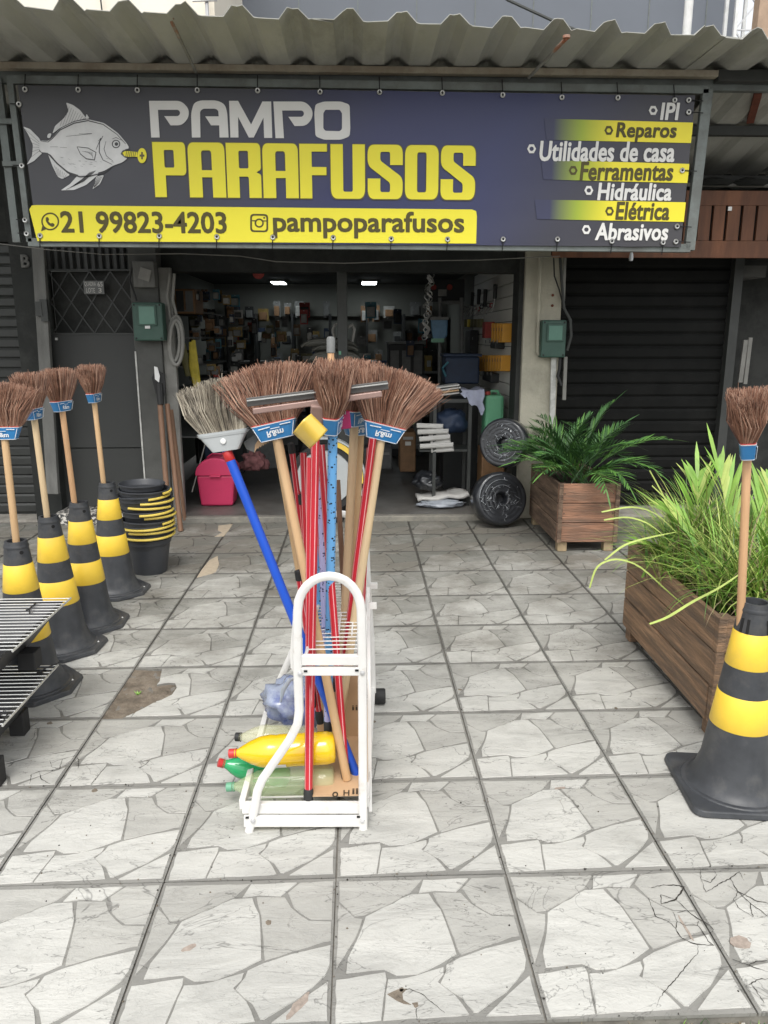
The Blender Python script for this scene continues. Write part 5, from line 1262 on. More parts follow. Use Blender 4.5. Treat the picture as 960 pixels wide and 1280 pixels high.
# ================================================================ BUCKETS
bx, by = -1.42, 5.05
rk = random.Random(21)
ord_ = ['topmost', 'second from the top', 'third from the top', 'fourth from the top', 'fifth from the top', 'sixth from the top', 'seventh from the top', 'eighth from the top', 'ninth from the top', 'tenth from the top', 'eleventh from the top', 'bottom']
protoB = None
hand = [None, (R(-30), R(20)), (R(-62), R(10)), (R(-88), R(12)), (R(-118), R(-18)), (R(-90), R(10)), (R(-85), R(20)), (R(-40), R(28)), (R(-135), R(25)), (R(-120), R(5)), (R(-138), R(18)), None]
for k in range(12):
    i = 11-k                      # 11 = bottom first
    z = .0+k*.0335 if k else 0.
    t = thing('bucket', 'black bucket with yellow handle, %s of the bucket stack' % ord_[i] if hand[i] else 'black bucket without yellow, %s of the bucket stack' % ord_[i], 'bucket', (bx+rk.uniform(-.012, .012)+(.0 if k < 9 else -.012*(k-8)), by+rk.uniform(-.008, .008), z), 'buckets stacked by the cones')
    t.rotation_euler = (rk.uniform(-.03, .03), rk.uniform(-.035, .035), 0)
    sc2 = .9 if k == 11 else (.97 if k == 0 else 1)
    r0_, r1_, h = .112*sc2, .160*sc2, .245
    mb = MB().lathe([(0, 0), (r0_, 0), (r0_+.002, .006), (r1_-.012, h-.035), (r1_-.004, h-.034), (r1_-.002, h-.008), (r1_+.007, h-.007), (r1_+.009, h), (r1_+.002, h+.004), (r1_-.004, h-.002), (r0_-.004, .012), (0, .01)], 44)
    mb.build('shell', 'bucket', t, smooth=True, local=True, angle=50)
    if hand[i]:
        a0_, a1_ = hand[i]; pts = [((r1_+.013)*math.cos(a0_+(a1_-a0_)*j/16), (r1_+.013)*math.sin(a0_+(a1_-a0_)*j/16), h-.012) for j in range(17)]
        MB().tube(pts, .0085, 8).build('handle', 'bucket_y', t, smooth=True, local=True)

# ================================================================ PINK BIN, TOOLS
pb = thing('pink_bin', 'pink plastic bin with curved lid just inside the doorway', 'bin', (-1.38, 7.0, .05))
Y_ = 6.86
def body_sec(x0, x1, y0, y1, z): return [(x0, y0, z), (x1, y0, z), (x1, y1, z), (x0, y1, z)]
xl0, xr0 = at(251, 630, Y_).x, at(291, 630, Y_).x; xl1, xr1 = at(246, 597, Y_).x, at(294, 597, Y_).x; zl = at(270, 594, Y_).z
m = MB().add(body_sec(xl0, xr0, Y_, Y_+.24, .055)+body_sec(xl1, xr1, Y_-.02, Y_+.26, zl), [(0, 3, 2, 1), (4, 5, 6, 7), (0, 1, 5, 4), (1, 2, 6, 5), (2, 3, 7, 6), (3, 0, 4, 7)])
m.build('body', 'pink', pb, bevel=.018)
cx_ = (xl1+xr1)/2; rx_ = (xr1-xl1)/2+.008
lid = MB(); prof = [(cx_-rx_, zl)]+[(cx_-rx_*math.cos(math.pi*k/14), zl+.012+.15*math.sin(math.pi*k/14)) for k in range(15)]+[(cx_+rx_, zl)]
lid.prism(prof, -(Y_+.27), -(Y_-.035), X=Matrix.Rotation(R(90), 4, 'X'))
lid.build('lid', 'pink', pb, bevel=.008)
MB().bb(cx_-.05, cx_+.05, Y_-.05, Y_-.02, zl-.012, zl+.004).build('latch_lip', 'pink', pb, bevel=.004)
MB().tube([(cx_-.09, Y_+.1, zl+.15), (cx_-.04, Y_+.08, zl+.185), (cx_+.05, Y_+.08, zl+.185), (cx_+.1, Y_+.1, zl+.14)], .006, 8).build('handle', 'pink', pb, smooth=True)
sp = thing('spade', 'garden spade with black steel socket leaning by the doorway', 'spade', at(212, 655, 6.1), 'long tools leaning by the doorway')
MB().tube([at(213, 672, 6.1), at(200, 505, 6.35)], .022, 12).build('handle', 'tool_wood', sp, smooth=True)
MB().tube([at(201, 506, 6.34), at(199, 480, 6.38)], [.026, .034], 10).prism(PX([(190, 472), (195, 462), (206, 468), (207, 490), (203, 500), (195, 492)], 6.38), 0, .02, X=Matrix(((1, 0, 0, 0), (0, 0, 1, 6.37), (0, 1, 0, 0), (0, 0, 0, 1)))).build('socket', 'rubber', sp)
MB().prism(PX([(193, 458), (197, 459), (200, 470), (199, 478), (194, 474)], 6.36), 0, .01, X=Matrix(((1, 0, 0, 0), (0, 0, 1, 6.35), (0, 1, 0, 0), (0, 0, 0, 1)))).build('bright_edge', 'sticker', sp)
for (a, c, r, lab) in (((226, 664, 6.15), (209, 505, 6.4), .021, 'brown wooden tool handle leaning right of the spade'),
                     ((231, 650, 6.45), (214, 512, 6.5), .016, 'reddish thin tool handle leaning nearest the pale door frame')):
    tag(MB().tube([at(*a), at(*c)], r, 12).build('tool_handle', 'tool_wood', smooth=True), lab, 'handle', 'long tools leaning by the doorway')
# rope coil on the frame
rc = MB()
for k, (cx0, rx0, ry0) in enumerate(((219, 7.5, 27), (220, 9, 31), (218, 6.5, 24), (220.5, 8, 28))):
    rc.tube([at(cx0+rx0*math.cos(a/24*6.283), 425+k+ry0*math.sin(a/24*6.283), 6.52-.01*k) for a in range(24)], .014, 8, closed=True)
rc.tube([at(212, 342, 6.53), at(209, 370, 6.53), at(213, 400, 6.53)], .012, 8).tube([at(218, 342, 6.53), at(216, 375, 6.53), at(222, 400, 6.53)], .012, 8)
tag(rc.build('hose_coil', 'frame_pale', smooth=True), 'pale hose coil hanging on the left door frame', 'hose')

# ================================================================ METER BOXES, PIPES
def meter(label, x0, y0, x1, y1, Y, win):
    a, c = at(x0, y1, Y), at(x1, y0, Y); t = thing('meter_box', label, 'meter box', (a.x, Y, a.z), 'green meter boxes')
    MB().bb(a.x, c.x, Y, Y+.12, a.z, c.z).build('case', 'green_box', t, bevel=.012)
    w0, w1 = at(win[0], win[3], Y), at(win[2], win[1], Y)
    MB().bb(w0.x-.015, w1.x+.015, Y-.012, Y, w0.z-.015, w1.z+.015).build('window_frame', 'green_box', t, bevel=.005)
    MB().bb(w0.x, w1.x, Y-.016, Y-.011, w0.z, w1.z).build('window', 'green_win', t, bevel=.002)
    for sx in (.02, (c.x-a.x)-.02):
        for sz in (.02, (c.z-a.z)-.02): MB().lathe([(0, 0), (.008, 0), (.007, .004), (0, .005)], 8, X=Matrix.Translation((a.x+sx, Y-.001, a.z+sz)) @ Matrix.Rotation(R(90), 4, 'X')).build('screw', 'rubber', t)
    return t
mtl = meter('green meter box on the dark left pillar', 167.5, 378, 202, 426, 6.40, (175, 383, 193, 405)); MB().box(at(184.5, 409, 6.39), (.04, .008, .022)).build('tag', 'sticker', mtl)
meter('green meter box on the beige pillar at right', 676, 400, 709, 447, 6.38, (685, 407, 703, 425))
ub = thing('junction_box', 'grey junction box with a paper sticker above the left green meter box', 'junction box', at(180, 345, 6.42))
a, c = at(167, 359, 6.42), at(192, 326, 6.42); MB().bb(a.x, c.x, 6.42, 6.52, a.z, c.z).build('case', 'post_grey', ub, bevel=.01)
MB().box(at(181, 343, 6.412), (.09, .006, .09), ry=R(18)).build('paper_sticker', 'frame_pale', ub)
MB().tube([at(166, 330, 6.48), at(162, 350, 6.48), at(171, 376, 6.46)], .008, 6).build('wire', 'rubber', ub, smooth=True)
pc = thing('conduit_pipe', 'pale vertical conduit pipe on the beige pillar, running down behind the meter box', 'pipe', at(680, 500, 6.45))
MB().tube([at(675, 322, 6.46), at(673, 400, 6.46), at(672, 440, 6.46), at(676, 445, 6.46)], .014, 8).build('pipe', 'beige', pc, smooth=True)
MB().bar(at(692, 446, 6.46), at(690, 530, 6.46), .045, .03, up=(0, 1, 0)).build('trunking', 'pillar_edge', pc, bevel=.004)
MB().bar(at(706, 322, 6.47), at(704, 378, 6.47), .025, .02, up=(0, 1, 0)).bar(at(707, 446, 6.47), at(705, 500, 6.47), .03, .02, up=(0, 1, 0)).build('trunking', 'frame_pale', pc, bevel=.003)
wr = thing('cable_bundle', 'dark cables looping down beside the beige pillar meter box', 'cables', at(700, 380, 6.42))
MB().tube([at(700, 320, 6.42), at(702, 350, 6.40), at(705, 385, 6.38), at(713, 400, 6.38), at(714, 420, 6.38), at(709, 438, 6.4)], .012, 8).build('cable', 'steel_dark', wr, smooth=True)
MB().tube([at(692, 322, 6.44), at(693, 345, 6.44), at(699, 362, 6.43), at(704, 382, 6.4)], .006, 6).build('cable', 'rubber', wr, smooth=True); MB().tube([at(700, 448, 6.42), at(699, 462, 6.42), at(697, 470, 6.42), at(702, 482, 6.4)], .013, 6).build('cable', 'rubber', wr, smooth=True)
for p in ((691, 369), (690.5, 382)): MB().lathe([(0, 0), (.012, 0), (.01, .008), (0, .01)], 8, X=Matrix.Translation(at(*p, 6.49)) @ Matrix.Rotation(R(90), 4, 'X')).build('screw_hole', 'rusty_beam', pc)

# ================================================================ HOSE ROLLS
def roll(label, c, r, th, yaw, seed, tiltx=0.):
    X = Matrix.Translation(c) @ Matrix.Rotation(yaw, 4, 'Z') @ Matrix.Rotation(R(90)+tiltx, 4, 'X')
    t = thing('wrapped_hose_roll', label, 'hose roll', group='wrapped hose rolls', X=X)
    pr = [(0, 0), (r*.16, .0), (r*.2, .03)]
    for k in range(5):
        q0 = r*(.22+.74*k/5); q1 = r*(.22+.74*(k+1)/5); pr += [(q0+.004, th*.475), ((q0+q1)/2, th*.5), (q1-.004, th*.475)]
    pr += [(r, th*.38), (r*1.01, 0), (r, -th*.4), (r*.9, -th*.5), (0, -th*.5)]
    MB().lathe(pr, 56).build('coil', 'wrap', t, smooth=True, local=True, angle=70)
    rr_ = random.Random(seed)
    # creased clear film: ridges across the face
    fm_ = MB()
    for k in range(60):
        a = rr_.uniform(0, 6.283); q0 = rr_.uniform(.12, .75)*r; L_ = rr_.uniform(.05, .3)*r; b_ = a+rr_.uniform(-1.2, 1.2)
        p = Vector((q0*math.cos(a), q0*math.sin(a), th*.52)); e = p+Vector((L_*math.cos(b_), L_*math.sin(b_), rr_.uniform(-.004, .006)))
        if Vector((e.x, e.y)).length < r*.92: m_ = (p+e)/2+Vector((rr_.uniform(-.012, .012), rr_.uniform(-.012, .012), .006)); fm_.tube([p, m_, e], [.0008, rr_.uniform(.0015, .006), .0008], 5, flat=.5)
    for k in range(3): 
        q0 = r*(.5+.2*k); a0_ = rr_.uniform(0, 6); fm_.tube([(q0*math.cos(a0_+j*.12), q0*math.sin(a0_+j*.12), th*.515) for j in range(14)], .0022, 5)
    fm_.build('film_crease', 'wrap_clear', t, smooth=True, local=True, kind='stuff')
    return t
roll('upper of two black wrapped hose rolls leaning on the door pillar', (1.235, 6.30, .70), .205, .15, R(-32), 1, R(-8))
roll('lower of two black wrapped hose rolls, standing on the ground by the step', (1.185, 6.24, .235), .225, .17, R(12), 2, R(-14))

# ================================================================ PLANTERS
def leaf_strip(mb, p, d, L, w_, mi, droop, rs_, seg=3):
    d = d.normalized(); s_ = d.cross(Vector((0, 0, 1)))
    s_ = s_.normalized() if s_.length > 1e-3 else Vector((1, 0, 0)); s_ = (s_+Vector((0, 0, rs_.uniform(-.5, .5)))).normalized()
    o = len(mb.v); pos = p.copy()
    for i in range(seg+1):
        t = i/seg; ww = w_*(.55 if i == 0 else (1 if i < seg*.7 else .6 if i < seg else .06))
        mb.v += [pos+s_*ww/2, pos-s_*ww/2]; pos = pos+d*(L/seg); d = (d+Vector((0, 0, -droop/seg))).normalized()
    for i in range(seg): a = o+2*i; mb.f.append((a, a+1, a+3, a+2)); mb.m.append(mi)
def frond(base, az, L, lean, droop, mats, parent, rs_, nl=24, ll=.2, lw=.011, mi_w=(0, 0, 1), ldroop=.35, name='frond', spread=.8):
    mb = MB(); pos = Vector(base); a = lean; d0 = Vector((math.cos(az), math.sin(az), 0)); seg = nl; pts = [pos.copy()]
    for i in range(seg):
        d = d0*math.sin(a)+Vector((0, 0, 1))*math.cos(a); pos = pos+d*(L/seg); a += droop/seg*(.4+1.2*i/seg); pts.append(pos.copy())
        t = i/seg
        if t > .22:
            side = d.cross(Vector((0, 0, 1))).normalized(); l_ = ll*math.sin(math.pi*min(1, .25+.75*(t-.2)/.8))**.7*rs_.uniform(.85, 1.1)
            for s_ in (-1, 1):
                dd = side*s_*spread*rs_.uniform(.75, 1.2)+d*(1.25-.5*spread)+Vector((0, 0, .18)); leaf_strip(mb, pos, dd, l_, lw, rs_.choice(mi_w), ldroop*rs_.uniform(.4, 1.6), rs_)
    leaf_strip(mb, pos, d, ll*.8, lw, mi_w[0], .2, rs_)
    mb.tube(pts, [.0045*(1-.8*i/len(pts)) for i in range(len(pts))], 5, len(mats)-1)
    return mb.build(name, mats, parent)
def planter(label, x0, x1, y0, y1, z0, z1, mf, ms, rz, leg, seed, nside, nfront):
    cx, cy = (x0+x1)/2, (y0+y1)/2
    t = thing('planter_box', label, 'planter', (cx, cy, 0), 'wooden planters'); t.rotation_euler = (0, 0, rz)
    rs_ = random.Random(seed); a, b_ = (x1-x0)/2, (y1-y0)/2; th = .024
    def boards(nb, fn, mt, nm):
        z = z0
        for k in range(nb):
            h = (z1-z0)/nb; fn(z+.002, z+h-.003, k).build(nm, mt, t, local=True, bevel=.004); z += h
    jit = lambda: rs_.uniform(-.006, .004)
    boards(nfront, lambda za, zb_, k: MB().bb(-a-.0, a, -b_+jit()-.002, -b_+th, za, zb_), mf, 'board')
    boards(nfront, lambda za, zb_, k: MB().bb(-a, a, b_-th, b_, za, zb_), mf, 'board')
    boards(nside, lambda za, zb_, k: MB().bb(-a+jit(), -a+th, -b_+th+.003, b_-th-.003, za, zb_), ms, 'board')
    boards(nside, lambda za, zb_, k: MB().bb(a-th, a, -b_+th+.003, b_-th-.003, za, zb_), ms, 'board')
    for sx in (-1, 1):
        for sy in (-1, 1): MB().box((sx*(a-.05), sy*(b_-.05), z0/2+.02), (.07, .07, z0+.04)).build('leg', leg, t, local=True, bevel=.005)
    for sx in (-1, 1): MB().box((sx*(a-.05), 0, z0-.012), (.06, (y1-y0)-.2, .022)).build('runner', leg, t, local=True, bevel=.003)
    for sx in (-1, 1):
        for sy in (-1, 1): MB().box((sx*(a-th-.018), sy*(b_-th-.018), (z0+z1)/2), (.034, .034, z1-z0-.01)).build('corner_post', ms, t, local=True)
    for sy in (-1,):
        [MB().bb(u_, u_+.032, -b_-.016, -b_-.003, z0, z1+.002).build('corner_batten', ms, t, local=True, bevel=.003) for u_ in (-a-.002, a-.03)]
    # nail heads
    for k in range(nfront):
        for sx in (-1, 1):
            z = z0+(k+.5)*(z1-z0)/nfront; MB().lathe([(0, 0), (.004, 0), (.004, .002), (0, .003)], 8, X=Matrix.Translation((sx*(a-.045), -b_-.003, z)) @ Matrix.Rotation(R(90), 4, 'X')).build('nail', 'steel_dark', t, local=True)
    n = 10; s_ = MB()
    for i in range(n+1):
        for j in range(n+1): s_.v.append(Vector((-a+th+(2*a-2*th)*i/n, -b_+th+(2*b_-2*th)*j/n, z1-.06+rs_.uniform(-.012, .012))))
    for i in range(n):
        for j in range(n): q0 = i*(n+1)+j; s_.f.append((q0, q0+n+1, q0+n+2, q0+1)); s_.m.append(0)
    s_.build('soil', 'soil', t, local=True, smooth=True)
    return t
p1 = planter('reddish wooden planter by the pillar holding a dark green palm', 1.475, 1.925, 5.42, 6.34, .075, .52, 'planter_red', 'planter_grey', R(0), 'planter_pale', 1, 3, 3)
p2 = planter('long brown wooden planter at right, full of bright grass behind the large cone', 1.395, 1.86, 2.70, 3.78, .075, .52, 'planter_brown', 'planter_brown', R(-1.5), 'planter_brown', 2, 3, 3)
pm1 = thing('potted_palm', 'dark green palm growing in the planter beside the beige pillar', 'palm', (1.7, 5.9, .46))
rs1 = random.Random(31)
for k in range(34):
    az = rs1.uniform(0, 6.283); bx_, by_ = 1.70+rs1.uniform(-.12, .12), 5.86+rs1.uniform(-.28, .3)
    ln_ = rs1.uniform(.38, .66); inner = rs1.random()
    frond((bx_, by_, .46), az, ln_, rs1.uniform(.25, .9) if inner > .3 else rs1.uniform(.0, .3), rs1.uniform(.7, 1.5), ['leaf_dark', 'leaf_mid', 'leaf_dark'], pm1, rs1, 22, .20, .011, (0, 0, 0, 1), .4)
for az, ln_, le, dr in ((R(200), .62, .9, .9), (R(225), .58, .85, 1.2), (R(-10), .75, .7, 1.0), (R(-35), .66, .8, 1.5), (R(-60), .55, .8, 1.8), (R(180), .55, .6, .9), (R(-80), .5, .8, 1.9)):
    frond((1.70, 5.7, .47), az, ln_, le, dr, ['leaf_mid', 'leaf_dark', 'leaf_mid'], pm1, rs1, 24, .2, .012, (0, 0, 1), .4)
gp = thing('planter_grass', 'tall bright green grass tussocks filling the right planter', 'grass plant', (1.62, 3.2, .46))
rs2 = random.Random(17)
for cl in range(10):
    gx, gy = 1.62+rs2.uniform(-.15, .16), 2.82+.88*cl/9+rs2.uniform(-.04, .04); mb = MB()
    for k in range(300):
        az = rs2.uniform(0, 6.283); ln_ = rs2.uniform(.18, .56); 
        blade(mb, (gx+rs2.gauss(0, .045), gy+rs2.gauss(0, .05), .45), az, ln_, rs2.uniform(.08, .75), rs2.uniform(.007, .018), rs2.choice([0, 0, 0, 1, 1, 1, 3, 2]) if ln_ > .3 else rs2.choice([0, 1, 2, 2]), 6, rs2.uniform(.5, 2.0))
    mb.build('tussock', ['grass1', 'grass2', 'grass3', 'leaf_mid'], gp, kind='stuff')
# single long arching blades that cross the near side
lb_ = MB()
for P in ([at(900, 790, 3.0), at(840, 745, 3.05), at(800, 706, 3.1), at(770, 697, 3.1), at(745, 706, 3.1), at(737, 735, 3.08)],
          [at(935, 710, 2.75), at(900, 735, 2.7), at(865, 752, 2.6), at(835, 772, 2.5), at(812, 780, 2.45)],
          [at(850, 690, 3.3), at(815, 655, 3.2), at(785, 645, 3.2), at(755, 650, 3.2)],
          [at(850, 670, 3.3), at(820, 640, 3.3), at(790, 632, 3.2), at(752, 640, 3.2)],
          [at(850, 665, 3.4), at(830, 620, 3.4), at(812, 588, 3.4)], [at(870, 690, 3.3), at(850, 640, 3.3), at(815, 607, 3.3)],
          [at(845, 665, 3.2), at(810, 672, 3.1), at(780, 680, 3.1), at(756, 700, 3.1)]):
    fine = []
    for i in range(len(P)-1):
        for k in range(4): fine.append(P[i].lerp(P[i+1], k/4))
    fine.append(P[-1]); 
    for _ in range(3): fine = [fine[0]]+[(fine[i-1]+fine[i]*2+fine[i+1])/4 for i in range(1, len(fine)-1)]+[fine[-1]]
    o = len(lb_.v); N = len(fine)
    for i, p in enumerate(fine):
        d = fine[min(i+1, N-1)]-fine[max(i-1, 0)]; s_ = d.cross(Vector((0, .6, -.8))).normalized(); w_ = .008*math.sin(math.pi*(.12+.86*(1-i/N)))**.6*.5+.0008
        lb_.v += [p+s_*w_, p-s_*w_]
    for i in range(N-1): a = o+2*i; lb_.f.append((a, a+1, a+3, a+2)); lb_.m.append(0)
lb_.build('long_blade', 'grass2', gp)
# bright palm fronds inside the grass
pm2 = thing('young_palm', 'bright yellow green palm rising out of the grass in the right planter', 'palm', (1.65, 3.3, .46))
for (bx_, by_, az, ln_, le, dr, nl, ll) in ((1.70, 3.25, R(100), .72, .12, .35, 20, .34), (1.62, 3.45, R(75), .62, .10, .5, 18, .30), (1.78, 3.10, R(262), .62, .12, .5, 20, .30),
        (1.66, 3.05, R(285), .50, .3, .9, 18, .24), (1.58, 3.40, R(190), .50, .7, .8, 22, .18), (1.60, 3.25, R(140), .55, .3, .7, 20, .24), (1.85, 3.3, R(60), .66, .15, .5, 20, .30), (1.74, 2.92, R(270), .45, .35, 1.0, 18, .22), (1.80, 3.45, R(20), .6, .3, .6, 22, .26)):
    frond((bx_, by_, .46), az, ln_*.74, le+.08, dr, ['leaf_bright', 'grass1', 'grass2'], pm2, rs2, max(12, int(nl*.8)), ll*.9, .020, (0, 0, 1, 1, 2), .55, spread=.42)

# ================================================================ ROUND REEL AND GREY SHELLS BEHIND THE TROLLEY
rl = thing('round_reel', 'grey round reel with a yellow rim standing at the step behind the trolley', 'reel', at(405, 600, 6.35))
cR = at(406, 597, 6.35); XR = Matrix.Translation(cR) @ Matrix.Rotation(R(90), 4, 'X')
MB().lathe([(0, .02), (.235, .02), (.24, .0), (.24, -.05), (0, -.05)], 48, X=XR).build('disc', 'grey_plastic', rl, smooth=True)
MB().lathe([(.24, -.04), (.24, .03), (.29, .03), (.29, -.04)], 48, X=XR, close=True).build('tyre', 'rubber', rl, smooth=True)
MB().lathe([(.285, -.06), (.285, .045), (.325, .045), (.33, -.06)], 40, X=XR, close=True, a0=R(-8), a1=R(82)).build('yellow_rim', 'yellow_gloss', rl, smooth=True)
MB().lathe([(.33, -.06), (.33, .04), (.345, .04), (.345, -.06)], 40, X=XR, close=True, a0=R(-30), a1=R(100)).build('outer_guard', 'grey_plastic', rl, smooth=True)
MB().bb(cR.x-.12, cR.x+.16, 6.38, 6.7, .0, .30).build('foot', 'rubber', rl, bevel=.03)
st_ = thing('stacked_shells', 'stack of dark grey curved seat shells with two hooked handles behind the brooms', 'stack', (-.2, 6.9, .05))
def shell(x0, x1, yb_, yt_, Yd, dy):
    m = MB(); n = 14; a, c = at(x0, yb_, Yd), at(x1, yb_, Yd); h = at(x0, yt_, Yd).z-a.z
    for j in range(5):
        for i in range(n+1):
            u = i/n; e = 1-abs(2*u-1)**5; m.v.append(Vector((a.x+(c.x-a.x)*u, Yd+dy*j/4, a.z+h*e*(.8+.2*math.sin(j*.6)))))
    for j in range(4):
        for i in range(n): k = j*(n+1)+i; m.f.append((k, k+1, k+n+2, k+n+1)); m.m.append(0)
    # front skirt
    o = len(m.v)
    for i in range(n+1): v = m.v[i]; m.v += [v.copy(), Vector((v.x, v.y+.01, a.z-.0))]
    for i in range(n): k = o+2*i; m.f.append((k, k+1, k+3, k+2)); m.m.append(0)
    return m
for x0, x1, yb_, yt_, Yd in ((384, 453, 452, 437, 6.72), (390, 448, 438, 430, 6.76), (376, 446, 433, 422, 6.80)):
    o = shell(x0, x1, yb_, yt_, Yd, .35).build('shell', 'grey_shell', st_, smooth=True, angle=50); s_ = o.modifiers.new('s', 'SOLIDIFY'); s_.thickness = .015
MB().tube([at(419, 428, 6.85), at(416, 412, 6.85), at(419, 406, 6.85), at(424, 405, 6.8)], .014, 8).build('hooked_handle', 'frame_pale', st_, smooth=True)
MB().tube([at(440, 428, 6.85), at(443, 412, 6.85), at(440, 406, 6.85), at(435, 409, 6.8)], .014, 8).build('hooked_handle', 'frame_pale', st_, smooth=True)
a, c = at(392, 452, 6.8), at(445, 452, 6.8)
for lx in (a.x, c.x):
    for ly in (6.85, 7.1): MB().bar((lx, ly, .05), (lx, ly, a.z), .03, .03).build('stand_leg', 'rubber', st_)
MB().box(at(425, 441, 6.70), (.02, .02, .03)).build('tag', 'cap_green', st_)

# ================================================================ INSIDE THE SHOP
lampg = []
for (x0, x1, y0, y1, lab) in ((337, 354, 348, 352, 'lit ceiling lamp at left, seen above the left broom'), (452, 471, 351, 356, 'lit ceiling lamp right of the dark centre guide')):
    Yl = 11.2; a, c = at(x0, y1, Yl), at(x1, y0, Yl+.5); t = thing('ceiling_lamp', lab, 'lamp', (a.x, Yl, 2.33), 'lit ceiling lamps')
    MB().bb(a.x, a.x+(x1-x0)/950*Yl, Yl, Yl+.55, 2.325, 2.355).build('housing', 'pk_white', t)
    MB().bb(a.x+.01, a.x+(x1-x0)/950*Yl-.01, Yl+.01, Yl+.54, 2.318, 2.324).build('tube', 'lamp', t)
ri = random.Random(77)
COL = ['pk_red', 'pk_navy', 'pk_dark', 'pk_amber', 'pk_olive', 'pk_white', 'pk_brown', 'pk_teal', 'pk_grey', 'pk_navy', 'pk_dark', 'pk_grey']
def wallY(px, xw): return xw/at(px, 400, 1.0).x
def pack(lab, grp, px, py, w_, h, Y, col, depth=.05):
    c = at(px, py, Y); ww, hh = w_/950*Y, h/950*Y
    t = thing('hanging_pack', lab, 'package', c, grp)
    MB().bb(c.x-ww/2, c.x+ww/2, Y, Y+.008, c.z-hh/2, c.z+hh/2).build('card', col, t)
    MB().bb(c.x-ww*.36, c.x+ww*.36, Y-depth, Y-.001, c.z-hh*.4, c.z+hh*.2).build('blister', ri.choice(['pk_grey', 'pk_white', 'pk_dark', 'pk_brown']), t, bevel=.006)
    MB().bb(c.x-.006, c.x+.006, Y-.02, Y+.06, c.z+hh*.42, c.z+hh*.45).build('hook', 'metal', t)
# back wall rows
for row, (py, h) in enumerate(((390, 19), (421, 17), (449, 17))):
    px = 286
    while px < 534:
        w_ = ri.uniform(9, 17)
        if ri.random() < .8 and not (415 < px < 440): pack('small dim package hanging on the far back wall rack', 'packages hanging on the back wall', px+w_/2, py+ri.uniform(-4, 4), w_*.8, h*ri.uniform(.7, 1.1), 12.05, ri.choice(COL), .06)
        px += w_*1.25
for k, z in enumerate((1.45, 1.12, .75)):
    pass
bs_ = thing('back_shelving', 'dim long shelving unit along the far back wall of the shop', 'shelving', (-.4, 12, .05))
for z in (.35, .7, 1.02): MB().bb(-2.1, 1.3, 11.75, 12.2, z, z+.03).build('shelf_board', 'pk_grey', bs_)
for k in range(7): MB().bb(-2.1+k*.56, -2.07+k*.56, 11.75, 12.2, .05, 1.9).build('upright', 'pk_dark', bs_)
for k in range(26):
    x = -2.0+ri.random()*3.2; z = ri.choice((.38, .73, 1.05)); w_ = ri.uniform(.08, .22); h = ri.uniform(.1, .26)
    t = thing('shelf_box', 'dim carton standing on the far back shelving', 'box', (x, 11.9, z), 'cartons on the back shelving')
    MB().bb(x, x+w_, 11.8, 12.05, z, z+h).build('carton', ri.choice(COL), t, bevel=.005); MB().bb(x+w_*.2, x+w_*.8, 11.795, 11.8, z+h*.3, z+h*.7).build('front_label', 'pk_white', t)
# left rack with goods
lr = thing('left_rack', 'dim wire rack full of small goods along the left inner wall', 'rack', (-2.0, 8, .05))
for (x, y) in ((-1.98, 7.5), (-1.98, 9.3), (-1.55, 9.3)): MB().bb(x, x+.03, y, y+.03, .05, 2.0).build('upright', 'pk_dark', lr)
for z in (.6, 1.0, 1.28, 1.55, 1.8): MB().bb(-2.0, -1.55, 7.5, 9.3, z, z+.015).build('shelf', 'pk_grey', lr)
for k in range(70):
    px = ri.uniform(236, 303); py = ri.choice([372, 388, 402, 416, 430, 446, 460, 474])+ri.uniform(-5, 5)
    Y = ri.uniform(7.6, 9.2)
    pack('small dim item hanging on the crowded left inner rack', 'items hanging on the left rack', px, py, ri.uniform(5, 12), ri.uniform(8, 15), Y, ri.choice(COL+['pk_amber', 'pk_brown', 'pk_dark', 'pk_dark']), .05)
cab = thing('wall_cabinet', 'brownish open cabinet high on the left inner wall', 'cabinet', at(232, 380, 7.6))
a, c = at(219, 392, 7.5), at(243, 361, 7.5); MB().bb(a.x, c.x, 7.5, 7.9, a.z, c.z).build('case', 'pk_brown', cab, bevel=.01); MB().bb(a.x+.02, (a.x+c.x)/2-.01, 7.49, 7.5, a.z+.02, c.z-.02).build('door', 'pk_dark', cab); MB().bb((a.x+c.x)/2+.01, c.x-.02, 7.49, 7.5, a.z+.02, c.z-.02).build('door', 'pk_grey', cab)
for (x0, y0, x1, y1, m_) in ((233, 430, 243, 484, 'pk_yellow'), (238, 428, 246, 486, 'pk_yellow'), (228, 432, 234, 470, 'pk_olive')):
    a, c = at(x0, y1, 7.1), at(x1, y0, 7.1); t = tag(MB().tube([(c.x-.03, 7.1, c.z+.02), (c.x-.028, 7.1, (a.z+c.z)/2), (c.x-.01, 7.12, a.z)], [.018, .034, .026], 8, flat=.5).build('hanging_mop', m_, smooth=True), ('left' if x0 == 233 else 'right')+' one of two yellow hanging mop cloths by the door frame' if m_ == 'pk_yellow' else 'olive hanging mop cloth left of the yellow ones', 'mop', 'hanging mop cloths')
rd = tag(MB().lathe([(0, -.015), (.05, -.012), (.055, 0), (.05, .012), (0, .015)], 16, X=Matrix.Translation(at(323, 341, 7.2)) @ Matrix.Rotation(R(90), 4, 'X')).build('red_sign', 'pk_red', smooth=True), 'small dim red oval sign hanging at the top of the doorway', 'sign')
